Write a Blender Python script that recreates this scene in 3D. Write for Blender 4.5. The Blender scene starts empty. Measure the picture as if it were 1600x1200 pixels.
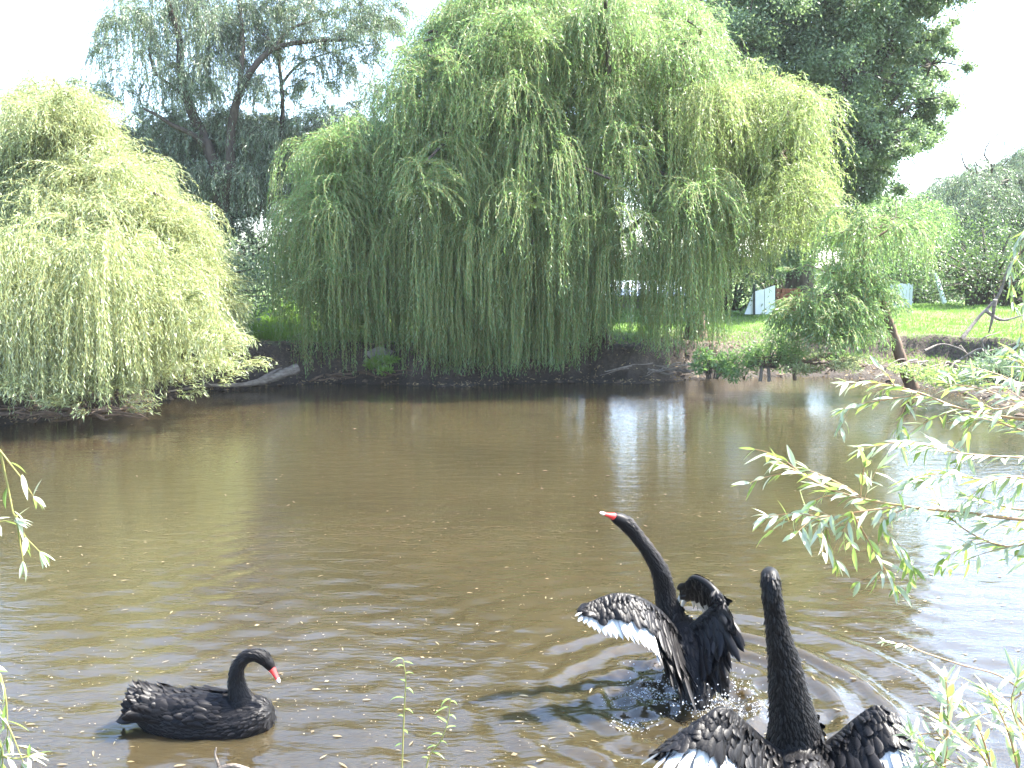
import bpy, math, random
import numpy as np
from mathutils import Vector
rng = np.random.default_rng(7); random.seed(7)
R = math.radians
S = bpy.context.scene
COL = S.collection

# ------------------------------------------------------------------ camera
CAM = np.array([0.0, 0.0, 2.2]); F = 1331.0; PITCH = R(7.28)
cd = bpy.data.cameras.new('camera'); co = bpy.data.objects.new('camera', cd); COL.objects.link(co)
cd.sensor_fit = 'HORIZONTAL'; cd.sensor_width = 36; cd.lens = 36*F/1600
cd.clip_start = 0.05; cd.clip_end = 3000
co.location = CAM; co.rotation_euler = (R(90)-PITCH, 0, 0)
S.camera = co
# ------------------------------------------------------------------ world, sun, exposure
SUN_EL, SUN_AZ = R(52), R(74)          # azimuth from +Y (view direction) clockwise towards +X
W = bpy.data.worlds.new('World'); S.world = W; W.use_nodes = True
nt = W.node_tree; nt.nodes.clear()
sky = nt.nodes.new('ShaderNodeTexSky'); sky.sky_type = 'NISHITA'; sky.sun_disc = False
sky.sun_elevation = SUN_EL; sky.sun_rotation = SUN_AZ; sky.air_density = 1.0; sky.dust_density = 1.3; sky.ozone_density = 1.0
bg = nt.nodes.new('ShaderNodeBackground'); bg.inputs[1].default_value = 0.15
wo = nt.nodes.new('ShaderNodeOutputWorld')
nt.links.new(sky.outputs[0], bg.inputs[0]); nt.links.new(bg.outputs[0], wo.inputs[0])
sl = bpy.data.lights.new('sun', 'SUN'); sl.energy = 5.0; sl.angle = R(0.55); sl.color = (1.0, 0.95, 0.86)
so = bpy.data.objects.new('sun', sl); COL.objects.link(so); so.location = (0, 0, 40)
sd = Vector((math.sin(SUN_AZ)*math.cos(SUN_EL), math.cos(SUN_AZ)*math.cos(SUN_EL), math.sin(SUN_EL)))
so.rotation_euler = sd.to_track_quat('Z', 'Y').to_euler()
S.view_settings.view_transform = 'Standard'; S.view_settings.look = 'None'
S.view_settings.gamma = 1.0; S.view_settings.exposure = 2.8
S.render.engine = 'CYCLES'
S.cycles.max_bounces = 8; S.cycles.diffuse_bounces = 3; S.cycles.glossy_bounces = 3; S.cycles.transmission_bounces = 5
S.cycles.sample_clamp_indirect = 6.0; S.cycles.use_denoising = True
S.cycles.caustics_reflective = False; S.cycles.caustics_refractive = False

# ------------------------------------------------------------------ geometry helpers
CP, SP = math.cos(PITCH), math.sin(PITCH)
def P(px, py, Y):
    """world point that stands at distance Y in the direction of a measured photo position"""
    px = np.asarray(px, float); py = np.asarray(py, float)
    a = (px-800)/F; b = (600-py)/F
    dy = CP + b*SP; dz = -SP + b*CP
    t = Y/dy
    return np.stack(np.broadcast_arrays(CAM[0]+a*t, CAM[1]+dy*t, CAM[2]+dz*t), -1)
def G(px, py, z=0.0):
    b = (600-py)/F; dy = CP+b*SP; dz = -SP+b*CP
    t = (z-CAM[2])/dz
    return np.array([(px-800)/F*t, dy*t, z])
def nrm(v):
    v = np.asarray(v, float); return v/np.maximum(np.linalg.norm(v, axis=-1, keepdims=True), 1e-9)
def crv(pts, n):
    """Catmull-Rom resample, any columns"""
    p = np.asarray(pts, float); m = len(p)
    if m == 2: return p[0]+(p[1]-p[0])*np.linspace(0, 1, n)[:, None]
    q = np.vstack([2*p[0]-p[1], p, 2*p[-1]-p[-2]])
    t = np.linspace(0, m-1-1e-6, n); i = t.astype(int); f = (t-i)[:, None]
    a, b, c, d = q[i], q[i+1], q[i+2], q[i+3]
    return 0.5*((2*b)+(-a+c)*f+(2*a-5*b+4*c-d)*f*f+(-a+3*b-3*c+d)*f**3)

class MB:
    """collects geometry for one mesh: verts, polys (padded), material index, tint per face, edge per vert"""
    def __init__(s): s.V = []; s.F = []; s.M = []; s.T = []; s.E = []; s.n = 0
    def add(s, V, Fc, m=0, tint=0.5, edge=0.0):
        V = np.asarray(V, float).reshape(-1, 3); Fc = np.asarray(Fc, int)
        s.V.append(V); s.F.append(Fc+s.n); k = len(Fc)
        s.M.append(np.broadcast_to(np.asarray(m), (k,))); s.T.append(np.broadcast_to(np.asarray(tint, float), (k,)))
        s.E.append(np.broadcast_to(np.asarray(edge, float), (len(V),))); s.n += len(V); return s
    def build(s, name, mats, parent=None, smooth=False):
        me = bpy.data.meshes.new(name)
        V = np.concatenate(s.V)
        if parent is not None:
            r_ = parent
            while r_.parent is not None: r_ = r_.parent
            V = V-np.array(ROOTLOC.get(r_.name, (0, 0, 0)))
        me.vertices.add(len(V)); me.vertices.foreach_set('co', V.ravel().astype(np.float32))
        loops = np.concatenate([f.ravel() for f in s.F]); tot = np.concatenate([np.full(len(f), f.shape[1]) for f in s.F])
        start = np.concatenate([[0], np.cumsum(tot)[:-1]])
        me.loops.add(len(loops)); me.loops.foreach_set('vertex_index', loops.astype(np.int32))
        me.polygons.add(len(tot)); me.polygons.foreach_set('loop_start', start.astype(np.int32))
        me.polygons.foreach_set('material_index', np.concatenate(s.M).astype(np.int32))
        me.polygons.foreach_set('use_smooth', np.full(len(tot), smooth))
        a = me.attributes.new('tint', 'FLOAT', 'FACE'); a.data.foreach_set('value', np.concatenate(s.T).astype(np.float32))
        a = me.attributes.new('edge', 'FLOAT', 'POINT'); a.data.foreach_set('value', np.concatenate(s.E).astype(np.float32))
        me.update(calc_edges=True)
        for m in (mats if isinstance(mats, (list, tuple)) else [mats]): me.materials.append(m)
        o = bpy.data.objects.new(name, me); COL.objects.link(o)
        if parent is not None: o.parent = parent
        return o
ROOTLOC = {}
def tag(o, label=None, cat=None, group=None, kind=None):
    if label: o['label'] = label
    if cat: o['category'] = cat
    if group: o['group'] = group
    if kind: o['kind'] = kind
    return o
def root(name, loc, label, cat, group=None):
    o = bpy.data.objects.new(name, None); COL.objects.link(o); o.empty_display_size = 0.2
    o.location = [float(c) for c in loc]; ROOTLOC[o.name] = tuple(float(c) for c in loc)
    return tag(o, label, cat, group)

def tube(mb, pts, rad, sides=10, m=0, tint=0.5, n=None, rough=0.0, cap=True):
    pts = np.asarray(pts, float); rad = np.broadcast_to(np.asarray(rad, float), (len(pts),))
    if n: q = crv(np.hstack([pts, rad[:, None]]), n); pts, rad = q[:, :3], np.maximum(q[:, 3], 1e-4)
    k = len(pts); T = nrm(np.gradient(pts, axis=0))
    up = np.array([0.13, 0.31, 0.94]) if abs(T[0, 2]) < 0.9 else np.array([0.9, 0.3, 0.1])
    N = np.zeros_like(T); v = nrm(np.cross(T[0], up)); N[0] = v
    for i in range(1, k):
        v = N[i-1]-T[i]*np.dot(N[i-1], T[i]); N[i] = v/max(np.linalg.norm(v), 1e-9)
    B = np.cross(T, N); a = np.linspace(0, 2*math.pi, sides, endpoint=False)
    rr = rad[:, None]*(1+rough*rng.normal(size=(k, sides)))
    V = pts[:, None]+rr[..., None]*(np.cos(a)[None, :, None]*N[:, None]+np.sin(a)[None, :, None]*B[:, None])
    i = np.arange(k-1)[:, None]*sides; j = np.arange(sides)[None]; j2 = (j+1) % sides
    Fc = np.stack([i+j, i+j2, i+sides+j2, i+sides+j], -1).reshape(-1, 4)
    mb.add(V, Fc, m, tint)
    if cap:
        for e, s_ in ((0, 0), (k-1, 1)):
            c = np.vstack([V[e], pts[e]]); f = np.stack([j[0], j2[0], np.full(sides, sides)], -1)
            mb.add(c, f if s_ else f[:, ::-1], m, tint)
    return mb
def box(mb, c, d, rz=0, m=0, tint=0.5, bev=0.0):
    c = np.array(c, float); x, y, z = [q/2 for q in d]
    V = np.array([[sx*x, sy*y, sz*z] for sz in (-1, 1) for sy in (-1, 1) for sx in (-1, 1)])
    cr, sr = math.cos(rz), math.sin(rz)
    V = np.stack([V[:, 0]*cr-V[:, 1]*sr, V[:, 0]*sr+V[:, 1]*cr, V[:, 2]], -1)+c
    return mb.add(V, [[0, 2, 3, 1], [4, 5, 7, 6], [0, 1, 5, 4], [2, 6, 7, 3], [0, 4, 6, 2], [1, 3, 7, 5]], m, tint)

def far_leaves(mb, pos, ax, L, Wd, m=0, tint=None):
    """one folded lozenge per leaf, vectorised"""
    n = len(pos); ax = nrm(ax); r = nrm(rng.normal(size=(n, 3))); sd_ = nrm(np.cross(ax, r)); nn = np.cross(ax, sd_)
    L = np.broadcast_to(L, (n,))[:, None]; Wd = np.broadcast_to(Wd, (n,))[:, None]
    mid = pos+ax*L*0.42
    V = np.stack([pos, mid+sd_*Wd/2+nn*Wd*.16, pos+ax*L+nn*L*0.06, mid-sd_*Wd/2+nn*Wd*.16], 1)
    mb.add(V, np.arange(4*n).reshape(n, 4), m, rng.random(n) if tint is None else tint)
NLT = np.array([[0, 0, 0], [.12, .55, .0], [.3, .95, .0], [.5, 1, .0], [.72, .7, .0], [.9, .28, .0], [1, 0, 0]])
def near_leaves(mb, pos, ax, up, L, Wd, m=0, tint=None, curl=0.18):
    """lanceolate leaf: rows of left, midrib, right; folded along the midrib and curving down"""
    n = len(pos); ax = nrm(ax); sd_ = nrm(np.cross(ax, up)); nn = np.cross(sd_, ax)
    L = np.broadcast_to(L, (n,))[:, None]; Wd = np.broadcast_to(Wd, (n,))[:, None]
    cu = (curl*(0.3+rng.random(n)*1.4))[:, None]; bw = (rng.normal(size=n)*0.09)[:, None]
    rows = []
    for u, w, _ in NLT:
        c = pos+ax*L*(u-cu*cu*u**3*.6)-nn*L*cu*u*u+sd_*L*bw*u*u
        e = nn*Wd*w*0.16
        rows += [c-sd_*Wd/2*w+e, c, c+sd_*Wd/2*w+e]
    V = np.stack(rows, 1); k = len(NLT)
    Fs = []
    for i in range(k-1):
        a = 3*i
        Fs += [[a, a+3, a+4, a+1], [a+1, a+4, a+5, a+2]]
    Fs = np.array(Fs); Fc = (np.arange(n)[:, None, None]*3*k+Fs[None]).reshape(-1, 4)
    t = rng.random(n) if tint is None else np.broadcast_to(tint, (n,))
    ed = np.tile(np.array([1, 0, 1.]), n*k)
    mb.add(V, Fc, m, np.repeat(t, len(Fs)), ed)

# ------------------------------------------------------------------ materials
def mat(name):
    m = bpy.data.materials.new(name); m.use_nodes = True; t = m.node_tree; t.nodes.clear()
    return m, t, t.nodes.new('ShaderNodeOutputMaterial')
def nd(t, k, **kw):
    n = t.nodes.new('ShaderNode'+k)
    for a, v in kw.items():
        if a in n.inputs.keys() if isinstance(a, str) else False: n.inputs[a].default_value = v
        else: setattr(n, a, v)
    return n
def setin(n, **kw):
    for k, v in kw.items(): n.inputs[k.replace('_', ' ')].default_value = v
def noise(t, scale, detail=4, rough=.55, vec=None):
    n = t.nodes.new('ShaderNodeTexNoise'); n.inputs['Scale'].default_value = scale
    n.inputs['Detail'].default_value = detail; n.inputs['Roughness'].default_value = rough
    if vec is not None: t.links.new(vec, n.inputs['Vector'])
    return n
def ramp(t, fac, stops):
    r = t.nodes.new('ShaderNodeValToRGB'); e = r.color_ramp.elements
    while len(e) < len(stops): e.new(0.5)
    for k, (p, c) in enumerate(stops): e[k].position = p; e[k].color = (*c, 1)
    t.links.new(fac, r.inputs[0]); return r
def mixc(t, f, a, b):
    m = t.nodes.new('ShaderNodeMix'); m.data_type = 'RGBA'
    for s_, v in ((0, f), (6, a), (7, b)):
        if isinstance(v, (int, float)): m.inputs[s_].default_value = v
        elif isinstance(v, tuple): m.inputs[s_].default_value = (*v, 1)
        else: t.links.new(v, m.inputs[s_])
    return m.outputs[2]
def objco(t, scale=None):
    tc = t.nodes.new('ShaderNodeTexCoord')
    if scale is None: return tc.outputs['Object']
    mp = t.nodes.new('ShaderNodeMapping'); mp.inputs['Scale'].default_value = scale
    t.links.new(tc.outputs['Object'], mp.inputs[0]); return mp.outputs[0]
def leaf_mat(name, dark, light, under, trans, tf=0.38, rough=0.42, spec=.5, twig=None):
    m, t, out = mat(name)
    at = t.nodes.new('ShaderNodeAttribute'); at.attribute_name = 'tint'
    r = ramp(t, at.outputs['Fac'], [(0.0, dark), (0.7, light), (1.0, tuple(min(1, c*1.35) for c in light))])
    g = t.nodes.new('ShaderNodeNewGeometry')
    c = mixc(t, g.outputs['Backfacing'], r.outputs[0], under)
    p = t.nodes.new('ShaderNodeBsdfPrincipled'); p.inputs['Roughness'].default_value = rough
    p.inputs['Specular IOR Level'].default_value = spec; t.links.new(c, p.inputs['Base Color'])
    tr = t.nodes.new('ShaderNodeBsdfTranslucent')
    tc = mixc(t, 0.5, r.outputs[0], trans); t.links.new(tc, tr.inputs[0])
    mx = t.nodes.new('ShaderNodeMixShader'); mx.inputs[0].default_value = tf
    t.links.new(p.outputs[0], mx.inputs[1]); t.links.new(tr.outputs[0], mx.inputs[2]); t.links.new(mx.outputs[0], out.inputs[0])
    return m
def plain(name, c1, c2=None, scale=8, rough=.8, bump=0.0, bscale=30, stretch=(1, 1, 1), spec=.3, metal=0):
    m, t, out = mat(name); v = objco(t, stretch)
    n = noise(t, scale, 5, .6, v)
    r = ramp(t, n.outputs[0], [(.3, c1), (.7, c2 or c1)])
    p = t.nodes.new('ShaderNodeBsdfPrincipled'); t.links.new(r.outputs[0], p.inputs['Base Color'])
    setin(p, Roughness=rough, Metallic=metal); p.inputs['Specular IOR Level'].default_value = spec
    if bump:
        n2 = noise(t, bscale, 5, .6, v); b = t.nodes.new('ShaderNodeBump'); b.inputs['Strength'].default_value = bump
        b.inputs['Distance'].default_value = .03
        t.links.new(n2.outputs[0], b.inputs['Height']); t.links.new(b.outputs[0], p.inputs['Normal'])
    t.links.new(p.outputs[0], out.inputs[0]); return m
M = {}
M['willow'] = leaf_mat('willow_leaf', (.050, .115, .038), (.150, .255, .090), (.22, .30, .16), (.30, .50, .13), .5)
M['willow_yellow'] = leaf_mat('bright_willow_leaf', (.080, .145, .038), (.205, .295, .095), (.27, .33, .17), (.38, .50, .14), .5)
M['willow_left'] = leaf_mat('pale_willow_leaf', (.13, .19, .07), (.31, .37, .17), (.38, .42, .27), (.50, .57, .24), .45)
M['willow_grey'] = leaf_mat('silver_willow_leaf', (.055, .095, .050), (.140, .195, .110), (.23, .28, .20), (.21, .31, .13), .36)
M['broad'] = leaf_mat('broad_leaf', (.032, .062, .024), (.085, .130, .050), (.12, .17, .08), (.14, .24, .05), .34)
M['broadtree'] = leaf_mat('tall_tree_leaf', (.065, .110, .055), (.160, .220, .110), (.21, .27, .17), (.24, .36, .12), .45)
M['near'] = leaf_mat('near_willow_leaf', (.07, .14, .03), (.22, .32, .085), (.40, .44, .32), (.40, .54, .12), .36, .28, .65)
M['weed'] = leaf_mat('weed_leaf', (.06, .15, .02), (.16, .30, .04), (.18, .28, .07), (.32, .52, .07), .4)
M['grass'] = leaf_mat('grass_blade', (.06, .14, .025), (.15, .28, .05), (.14, .24, .05), (.26, .44, .07), .4)
M['litter'] = leaf_mat('dry_leaf', (.10, .065, .035), (.34, .26, .15), (.3, .24, .15), (.3, .2, .1), .15, .7, .2)
M['bark'] = plain('bark', (.035, .027, .022), (.11, .09, .07), 6, .92, .9, 22, (1, 1, .25))
M['bark_brown'] = plain('brown_bark', (.07, .045, .03), (.17, .12, .085), 6, .92, .8, 22, (1, 1, .25))
M['twig'] = plain('green_twig', (.16, .17, .05), (.26, .24, .08), 20, .6)
M['twig_red'] = plain('reddish_twig', (.22, .10, .055), (.32, .22, .10), 14, .45, spec=.5)
M['drift'] = plain('driftwood', (.10, .08, .065), (.27, .235, .20), 9, .85, .7, 30, (1, 1, 3))
M['post'] = plain('dark_post', (.015, .02, .018), (.04, .045, .04), 9, .6)

# ------------------------------------------------------------------ pond, ground
shore_px = [(-260, 735), (-120, 700), (0, 668), (130, 650), (240, 630), (330, 612), (400, 604), (520, 600), (640, 603), (720, 604),
            (820, 600), (900, 598), (1000, 600), (1080, 594), (1160, 590), (1250, 588), (1330, 592), (1400, 598), (1480, 612), (1560, 632), (1640, 660), (1760, 690)]
sh = [G(a, b)[:2] for a, b in shore_px]
far_shore = np.array(sh)
pts = list(far_shore)+[np.array(q, float) for q in [(10.5, 12.0), (9.0, 8.0), (6.5, 5.2), (4.2, 3.4), (2.6, 2.35), (1.2, 1.95), (0, 1.85), (-1.4, 1.9), (-3.0, 2.4), (-5.5, 3.6), (-8.5, 5.5), (-11.5, 8.0)]]
POLY = crv(np.array(pts+[pts[0]]), 420)[:-1]
# rough up the shoreline
ang = np.arange(len(POLY))
POLY = POLY+0.10*np.stack([np.sin(ang*.9)+np.sin(ang*2.3+1), np.cos(ang*1.1)+np.sin(ang*1.9)], -1)
def sdist(x, y):
    """signed distance to the waterline, positive on land"""
    p = np.stack([x.ravel(), y.ravel()], -1); A = POLY; B = np.roll(POLY, -1, 0)
    best = np.full(len(p), 1e9); ins = np.zeros(len(p), bool)
    for a, b in zip(A, B):
        ab = b-a; t = np.clip(((p-a)@ab)/max(ab@ab, 1e-12), 0, 1); d = p-(a+t[:, None]*ab)
        best = np.minimum(best, (d*d).sum(1))
        c = ((a[1] > p[:, 1]) != (b[1] > p[:, 1]))
        with np.errstate(divide='ignore', invalid='ignore'):
            xi = (b[0]-a[0])*(p[:, 1]-a[1])/(b[1]-a[1])+a[0]
        ins ^= c & (p[:, 0] < xi)
    d = np.sqrt(best); return np.where(ins, -d, d).reshape(x.shape)
def wob(x, y):
    return (np.sin(x*1.7+y*.6)+np.sin(x*.63-y*1.3+2)+.6*np.sin(x*3.9+y*2.7+1)+.4*np.sin(x*7.1-y*5.3)+.25*np.sin(x*13.7+y*11.9))/3.2
def hgt(x, y, d=None):
    if d is None: d = sdist(x, y)
    near = np.clip((5.0-y)/2.0, 0, 1)
    dd = d+0.28*wob(x*1.3, y*1.3)*np.clip(d*2, 0, 1)
    top = 0.62+0.12*wob(x*.5, y*.5)
    # right bank: low muddy shelf first, then the cut
    shelf = np.clip((x-5.0)/2.0, 0, 1)*(1-near)
    s0 = 0.35+shelf*1.3
    st = np.clip((dd-s0*0.35)/(0.55), 0, 1); st = st*st*(3-2*st)
    st2 = np.clip((dd-s0*1.25)/0.5, 0, 1); st2 = st2*st2*(3-2*st2)
    z = 0.10*np.clip(dd*3, 0, 1)+top*(st*(1-shelf)+shelf*(0.25*st+0.75*st2))
    z = z+np.clip((dd-1.2)/7, 0, 1)*0.42+0.03*wob(x*4, y*4)*np.clip(d*2, 0, 1)
    z = z*(1-near)+near*(0.15*np.clip(dd*2, 0, 1)+0.4*np.clip(dd/1.6, 0, 1))
    und = np.maximum(-0.9, d*0.8)-0.02
    return np.where(d > 0, z, und)
# ground sheet, dense around the pond, to the horizon outside it
def axis(lo, a, b, hi, step, grow=1.25):
    c = list(np.arange(a, b+1e-6, step)); s_ = step; q = c[-1]
    while q < hi: s_ *= grow; q += s_; c.append(q)
    s_ = step; q = c[0]
    while q > lo: s_ *= grow; q -= s_; c.insert(0, q)
    return np.array(c)
gx = axis(-900, -14, 14.5, 900, .11); gy1 = axis(-300, 11, 21.5, 1500, .11)
gy = np.concatenate([gy1[gy1 < -8], np.arange(-8, 0, 1.0), np.arange(0, 11, .25), gy1[gy1 >= 11]])
gy = np.unique(np.round(gy, 4)); X, Y = np.meshgrid(gx, gy)
Dg = sdist(X, Y); Z = hgt(X, Y, Dg)
rough_ = np.clip(1-np.abs(Dg-.5)/1.2, 0, 1)*(Dg > 0)*(Y > 6)
Z = Z+rough_*rng.normal(size=Z.shape)*0.022
# eroded bank leans and is lumpy: push the cut face sideways with noise
nx_, ny_ = len(gx), len(gy)
idx = np.arange(nx_*ny_).reshape(ny_, nx_)
Fc = np.stack([idx[:-1, :-1], idx[:-1, 1:], idx[1:, 1:], idx[1:, :-1]], -1).reshape(-1, 4)
def ground_mat():
    m, t, out = mat('ground'); v = objco(t)
    g = t.nodes.new('ShaderNodeNewGeometry'); sx = t.nodes.new('ShaderNodeSeparateXYZ'); t.links.new(g.outputs['True Normal'], sx.inputs[0])
    sp = t.nodes.new('ShaderNodeSeparateXYZ'); t.links.new(g.outputs['Position'], sp.inputs[0])
    n1 = noise(t, 1.1, 6, .6, v); n2 = noise(t, 14, 6, .65, v); n3 = noise(t, .25, 3, .5, v)
    dirt = ramp(t, n2.outputs[0], [(.25, (.030, .022, .017)), (.5, (.062, .047, .035)), (.75, (.125, .096, .074))])
    gr = ramp(t, n2.outputs[0], [(.3, (.06, .10, .025)), (.7, (.14, .22, .05))])
    # grass where flat and high
    a = t.nodes.new('ShaderNodeMath'); a.operation = 'MULTIPLY_ADD'; t.links.new(n1.outputs[0], a.inputs[0]); a.inputs[1].default_value = .45; t.links.new(sp.outputs[2], a.inputs[2])
    hz = t.nodes.new('ShaderNodeMapRange'); t.links.new(a.outputs[0], hz.inputs[0]); hz.inputs[1].default_value = .98; hz.inputs[2].default_value = 1.1
    sl_ = t.nodes.new('ShaderNodeMapRange'); t.links.new(sx.outputs[2], sl_.inputs[0]); sl_.inputs[1].default_value = .75; sl_.inputs[2].default_value = .92
    mu = t.nodes.new('ShaderNodeMath'); mu.operation = 'MULTIPLY'; t.links.new(hz.outputs[0], mu.inputs[0]); t.links.new(sl_.outputs[0], mu.inputs[1])
    c = mixc(t, mu.outputs[0], dirt.outputs[0], gr.outputs[0])
    wet = t.nodes.new('ShaderNodeMapRange'); t.links.new(sp.outputs[2], wet.inputs[0]); wet.inputs[1].default_value = .02; wet.inputs[2].default_value = .3
    c2 = mixc(t, wet.outputs[0], (.022, .016, .012), c)
    p = t.nodes.new('ShaderNodeBsdfPrincipled'); t.links.new(c2, p.inputs['Base Color']); setin(p, Roughness=.92)
    b = t.nodes.new('ShaderNodeBump'); b.inputs['Strength'].default_value = .8; b.inputs['Distance'].default_value = .06
    t.links.new(n2.outputs[0], b.inputs['Height']); t.links.new(b.outputs[0], p.inputs['Normal'])
    t.links.new(p.outputs[0], out.inputs[0]); return m
M['ground'] = ground_mat()
gob = MB().add(np.stack([X, Y, Z], -1), Fc).build('ground', M['ground'], smooth=True); tag(gob, kind='structure')
def ground_z(x, y): return hgt(np.atleast_1d(np.asarray(x, float)), np.atleast_1d(np.asarray(y, float)))

# water: real waves near the swans, bump for the small ripples
S1 = G(320, 1140)[:2]; S2 = G(1088, 1098)[:2]; S3 = np.array([1.02, 2.95])
def waves(x, y):
    z = np.zeros_like(x)
    wx = x+.05*wob(x*2.1, y*2.3); wy = y+.05*wob(x*1.9+4, y*2.5)
    for (c, amp, lam, dec, rmin, ph) in [(S2, .019, .23, .60, .10, 0), (S2+np.array([-.32, .05]), .012, .15, .35, .05, 1.5),
                                       (S2+np.array([.18, .22]), .008, .13, .35, .05, .6), (S3, .008, .24, .7, .15, .4), (S1+np.array([.18, 0]), .0022, .12, .40, .1, 0)]:
        r = np.hypot(wx-c[0], (wy-c[1])*1.0)
        z += amp*np.sin(2*math.pi*r/lam+ph)*np.exp(-r/dec)*np.clip(r/rmin, 0, 1)
    # a slow wake front crossing to the right of the flapping swan
    r = np.hypot(wx-S2[0], wy-S2[1])
    for r0, a_ in ((.95, .020), (.70, .017), (1.3, .014)):
        z += a_*np.exp(-((r-r0)/.045)**2)*np.clip(.35+.65*np.sin(np.arctan2(wy-S2[1], wx-S2[0])*1.0+.9), 0, 1)
    rc = np.hypot(wx-S2[0]+.05, wy-S2[1]-.05); ev = np.exp(-(rc/.48)**2)
    for k in range(9):
        an = k*2.4+.3; kk = 2*math.pi/(.075+.013*k); z += .0030*ev*np.sin(kk*(wx*math.cos(an)+wy*math.sin(an))+1.7*k+1.5*wob(x*5+k, y*5))
    # broad swell patches that lift bits of sky into view
    z += .0035*np.sin(wx*7.1+wy*3.1+2*wob(x*1.3, y*1.4))*np.exp(-((x-.2)**2/6+(y-4)**2/3))
    z += .0016*np.sin(wx*11.3-wy*17+3*wob(x*2, y*2))
    z += .0012*np.sin(wx*3.3+wy*27+3*wob(x*.8, y*.8))
    return z
wx_ = axis(-16, -3.2, 3.2, 18, .022, 1.05); wy_ = axis(.5, 2.6, 6.6, 22, .022, 1.03)
X, Y = np.meshgrid(wx_, wy_); fade = np.clip((9-Y)/3, 0, 1)*np.clip((4.5-np.abs(X))/1.2, 0, 1)
Zw = waves(X, Y)*fade
idx = np.arange(X.size).reshape(X.shape)
Fc = np.stack([idx[:-1, :-1], idx[:-1, 1:], idx[1:, 1:], idx[1:, :-1]], -1).reshape(-1, 4)
def water_mat():
    m, t, out = mat('pond_water'); v = objco(t)
    n0 = noise(t, .55, 4, .5, v); c = ramp(t, n0.outputs[0], [(.3, (.0265, .0207, .0105)), (.7, (.0385, .0300, .0150))])
    p = t.nodes.new('ShaderNodeBsdfPrincipled'); t.links.new(c.outputs[0], p.inputs['Base Color'])
    setin(p, Roughness=.035, IOR=1.40); setin(p, Subsurface_Weight=1.0, Subsurface_Scale=.35); p.inputs['Subsurface Radius'].default_value = (1.0, .8, .5); p.inputs['Specular IOR Level'].default_value = .8
    v1 = objco(t, (1.0, 2.6, 1)); a = noise(t, 2.6, 3, .5, v1); v2 = objco(t, (1.0, 3.2, 1)); b = noise(t, 11, 2, .5, v2); c3 = noise(t, 40, 2, .5, objco(t, (1, 1.6, 1)))
    b1 = t.nodes.new('ShaderNodeBump'); b1.inputs['Strength'].default_value = 1; b1.inputs['Distance'].default_value = .006
    b2 = t.nodes.new('ShaderNodeBump'); b2.inputs['Strength'].default_value = 1; b2.inputs['Distance'].default_value = .0026
    b3 = t.nodes.new('ShaderNodeBump'); b3.inputs['Strength'].default_value = 1; b3.inputs['Distance'].default_value = .0002
    t.links.new(a.outputs[0], b1.inputs['Height']); t.links.new(b.outputs[0], b2.inputs['Height']); t.links.new(c3.outputs[0], b3.inputs['Height'])
    t.links.new(b1.outputs[0], b2.inputs['Normal']); t.links.new(b2.outputs[0], b3.inputs['Normal']); t.links.new(b3.outputs[0], p.inputs['Normal'])
    t.links.new(p.outputs[0], out.inputs[0]); return m
M['water'] = water_mat()
wob_ = MB().add(np.stack([X, Y, Zw], -1), Fc).build('water', M['water'], smooth=True); tag(wob_, kind='structure')

# ------------------------------------------------------------------ trees
def strands(st, d0, ln, step, turn=.45, sway=.10, up=0.0):
    """hanging twigs: start points, first direction, length -> points (N,K,3), tangents, mask"""
    N = len(st); K = int(np.ceil(ln.max()/step))+1; s_ = np.arange(K)*step
    e = np.exp(-s_[None]/(turn*(0.6+rng.random((N, 1))*.9)))[..., None]
    ph = rng.random((N, 1))*6.28; fr = 1.5+rng.random((N, 1))*2.5
    sw = sway*np.stack([np.sin(s_[None]*fr+ph), np.cos(s_[None]*fr*1.3+ph*2), np.zeros((N, K))], -1)
    sw = sw+sway*.6*rng.normal(size=(N, 1, 3))*np.array([1, 1, 0])
    d = nrm(d0[:, None]*e+np.array([0, 0, -1.])*(1-e)*1.0+sw)
    Pn = st[:, None]+np.concatenate([np.zeros((N, 1, 3)), np.cumsum(d[:, :-1]*step, 1)], 1)
    return Pn, d, s_[None] < ln[:, None]
def dress(mb, Pn, T, mask, L, Wd, per=1, spread=.75, m=0, twigm=1, tw=.006, zmin=.06, tbase=None):
    N, K, _ = Pn.shape; mask = mask & (Pn[..., 2] > zmin)
    tb = rng.random((N, 1))*.5 if tbase is None else tbase
    for _ in range(per):
        pos = Pn+T*0.5*rng.random((N, K, 1))*0.05
        a = rng.normal(size=(N, K, 3)); side = nrm(np.cross(T, a))
        sp_ = (spread*(.5+rng.random((N, K))))[..., None]
        ax = nrm(T+side*sp_+np.array([0, 0, -.25]))
        mk = mask; n = mk.sum()
        far_leaves(mb, pos[mk], ax[mk], L*(.65+.6*rng.random(n)), Wd*(.75+.5*rng.random(n)), m,
                   np.clip((tb+.5*rng.random((N, K)))[mk], 0, 1))
    # twig ribbon every other node
    s2 = slice(0, K, 3); Q = Pn[:, s2]; mk = mask[:, s2]; ok = mk[:, 1:] & mk[:, :-1]
    a, b = Q[:, :-1][ok], Q[:, 1:][ok]
    if len(a):
        sd_ = nrm(np.cross(b-a, np.array([.3, 1, .1])))*tw/2; s3 = nrm(np.cross(b-a, sd_))*tw/2
        V = np.stack([a-sd_, a+sd_, a+s3, b-sd_, b+sd_, b+s3], 1)
        f = np.array([[0, 1, 4, 3], [1, 2, 5, 4], [2, 0, 3, 5]]); n = len(a)
        mb.add(V, (np.arange(n)[:, None, None]*6+f[None]).reshape(-1, 4), twigm, .5)
DENS = 1.5
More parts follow.
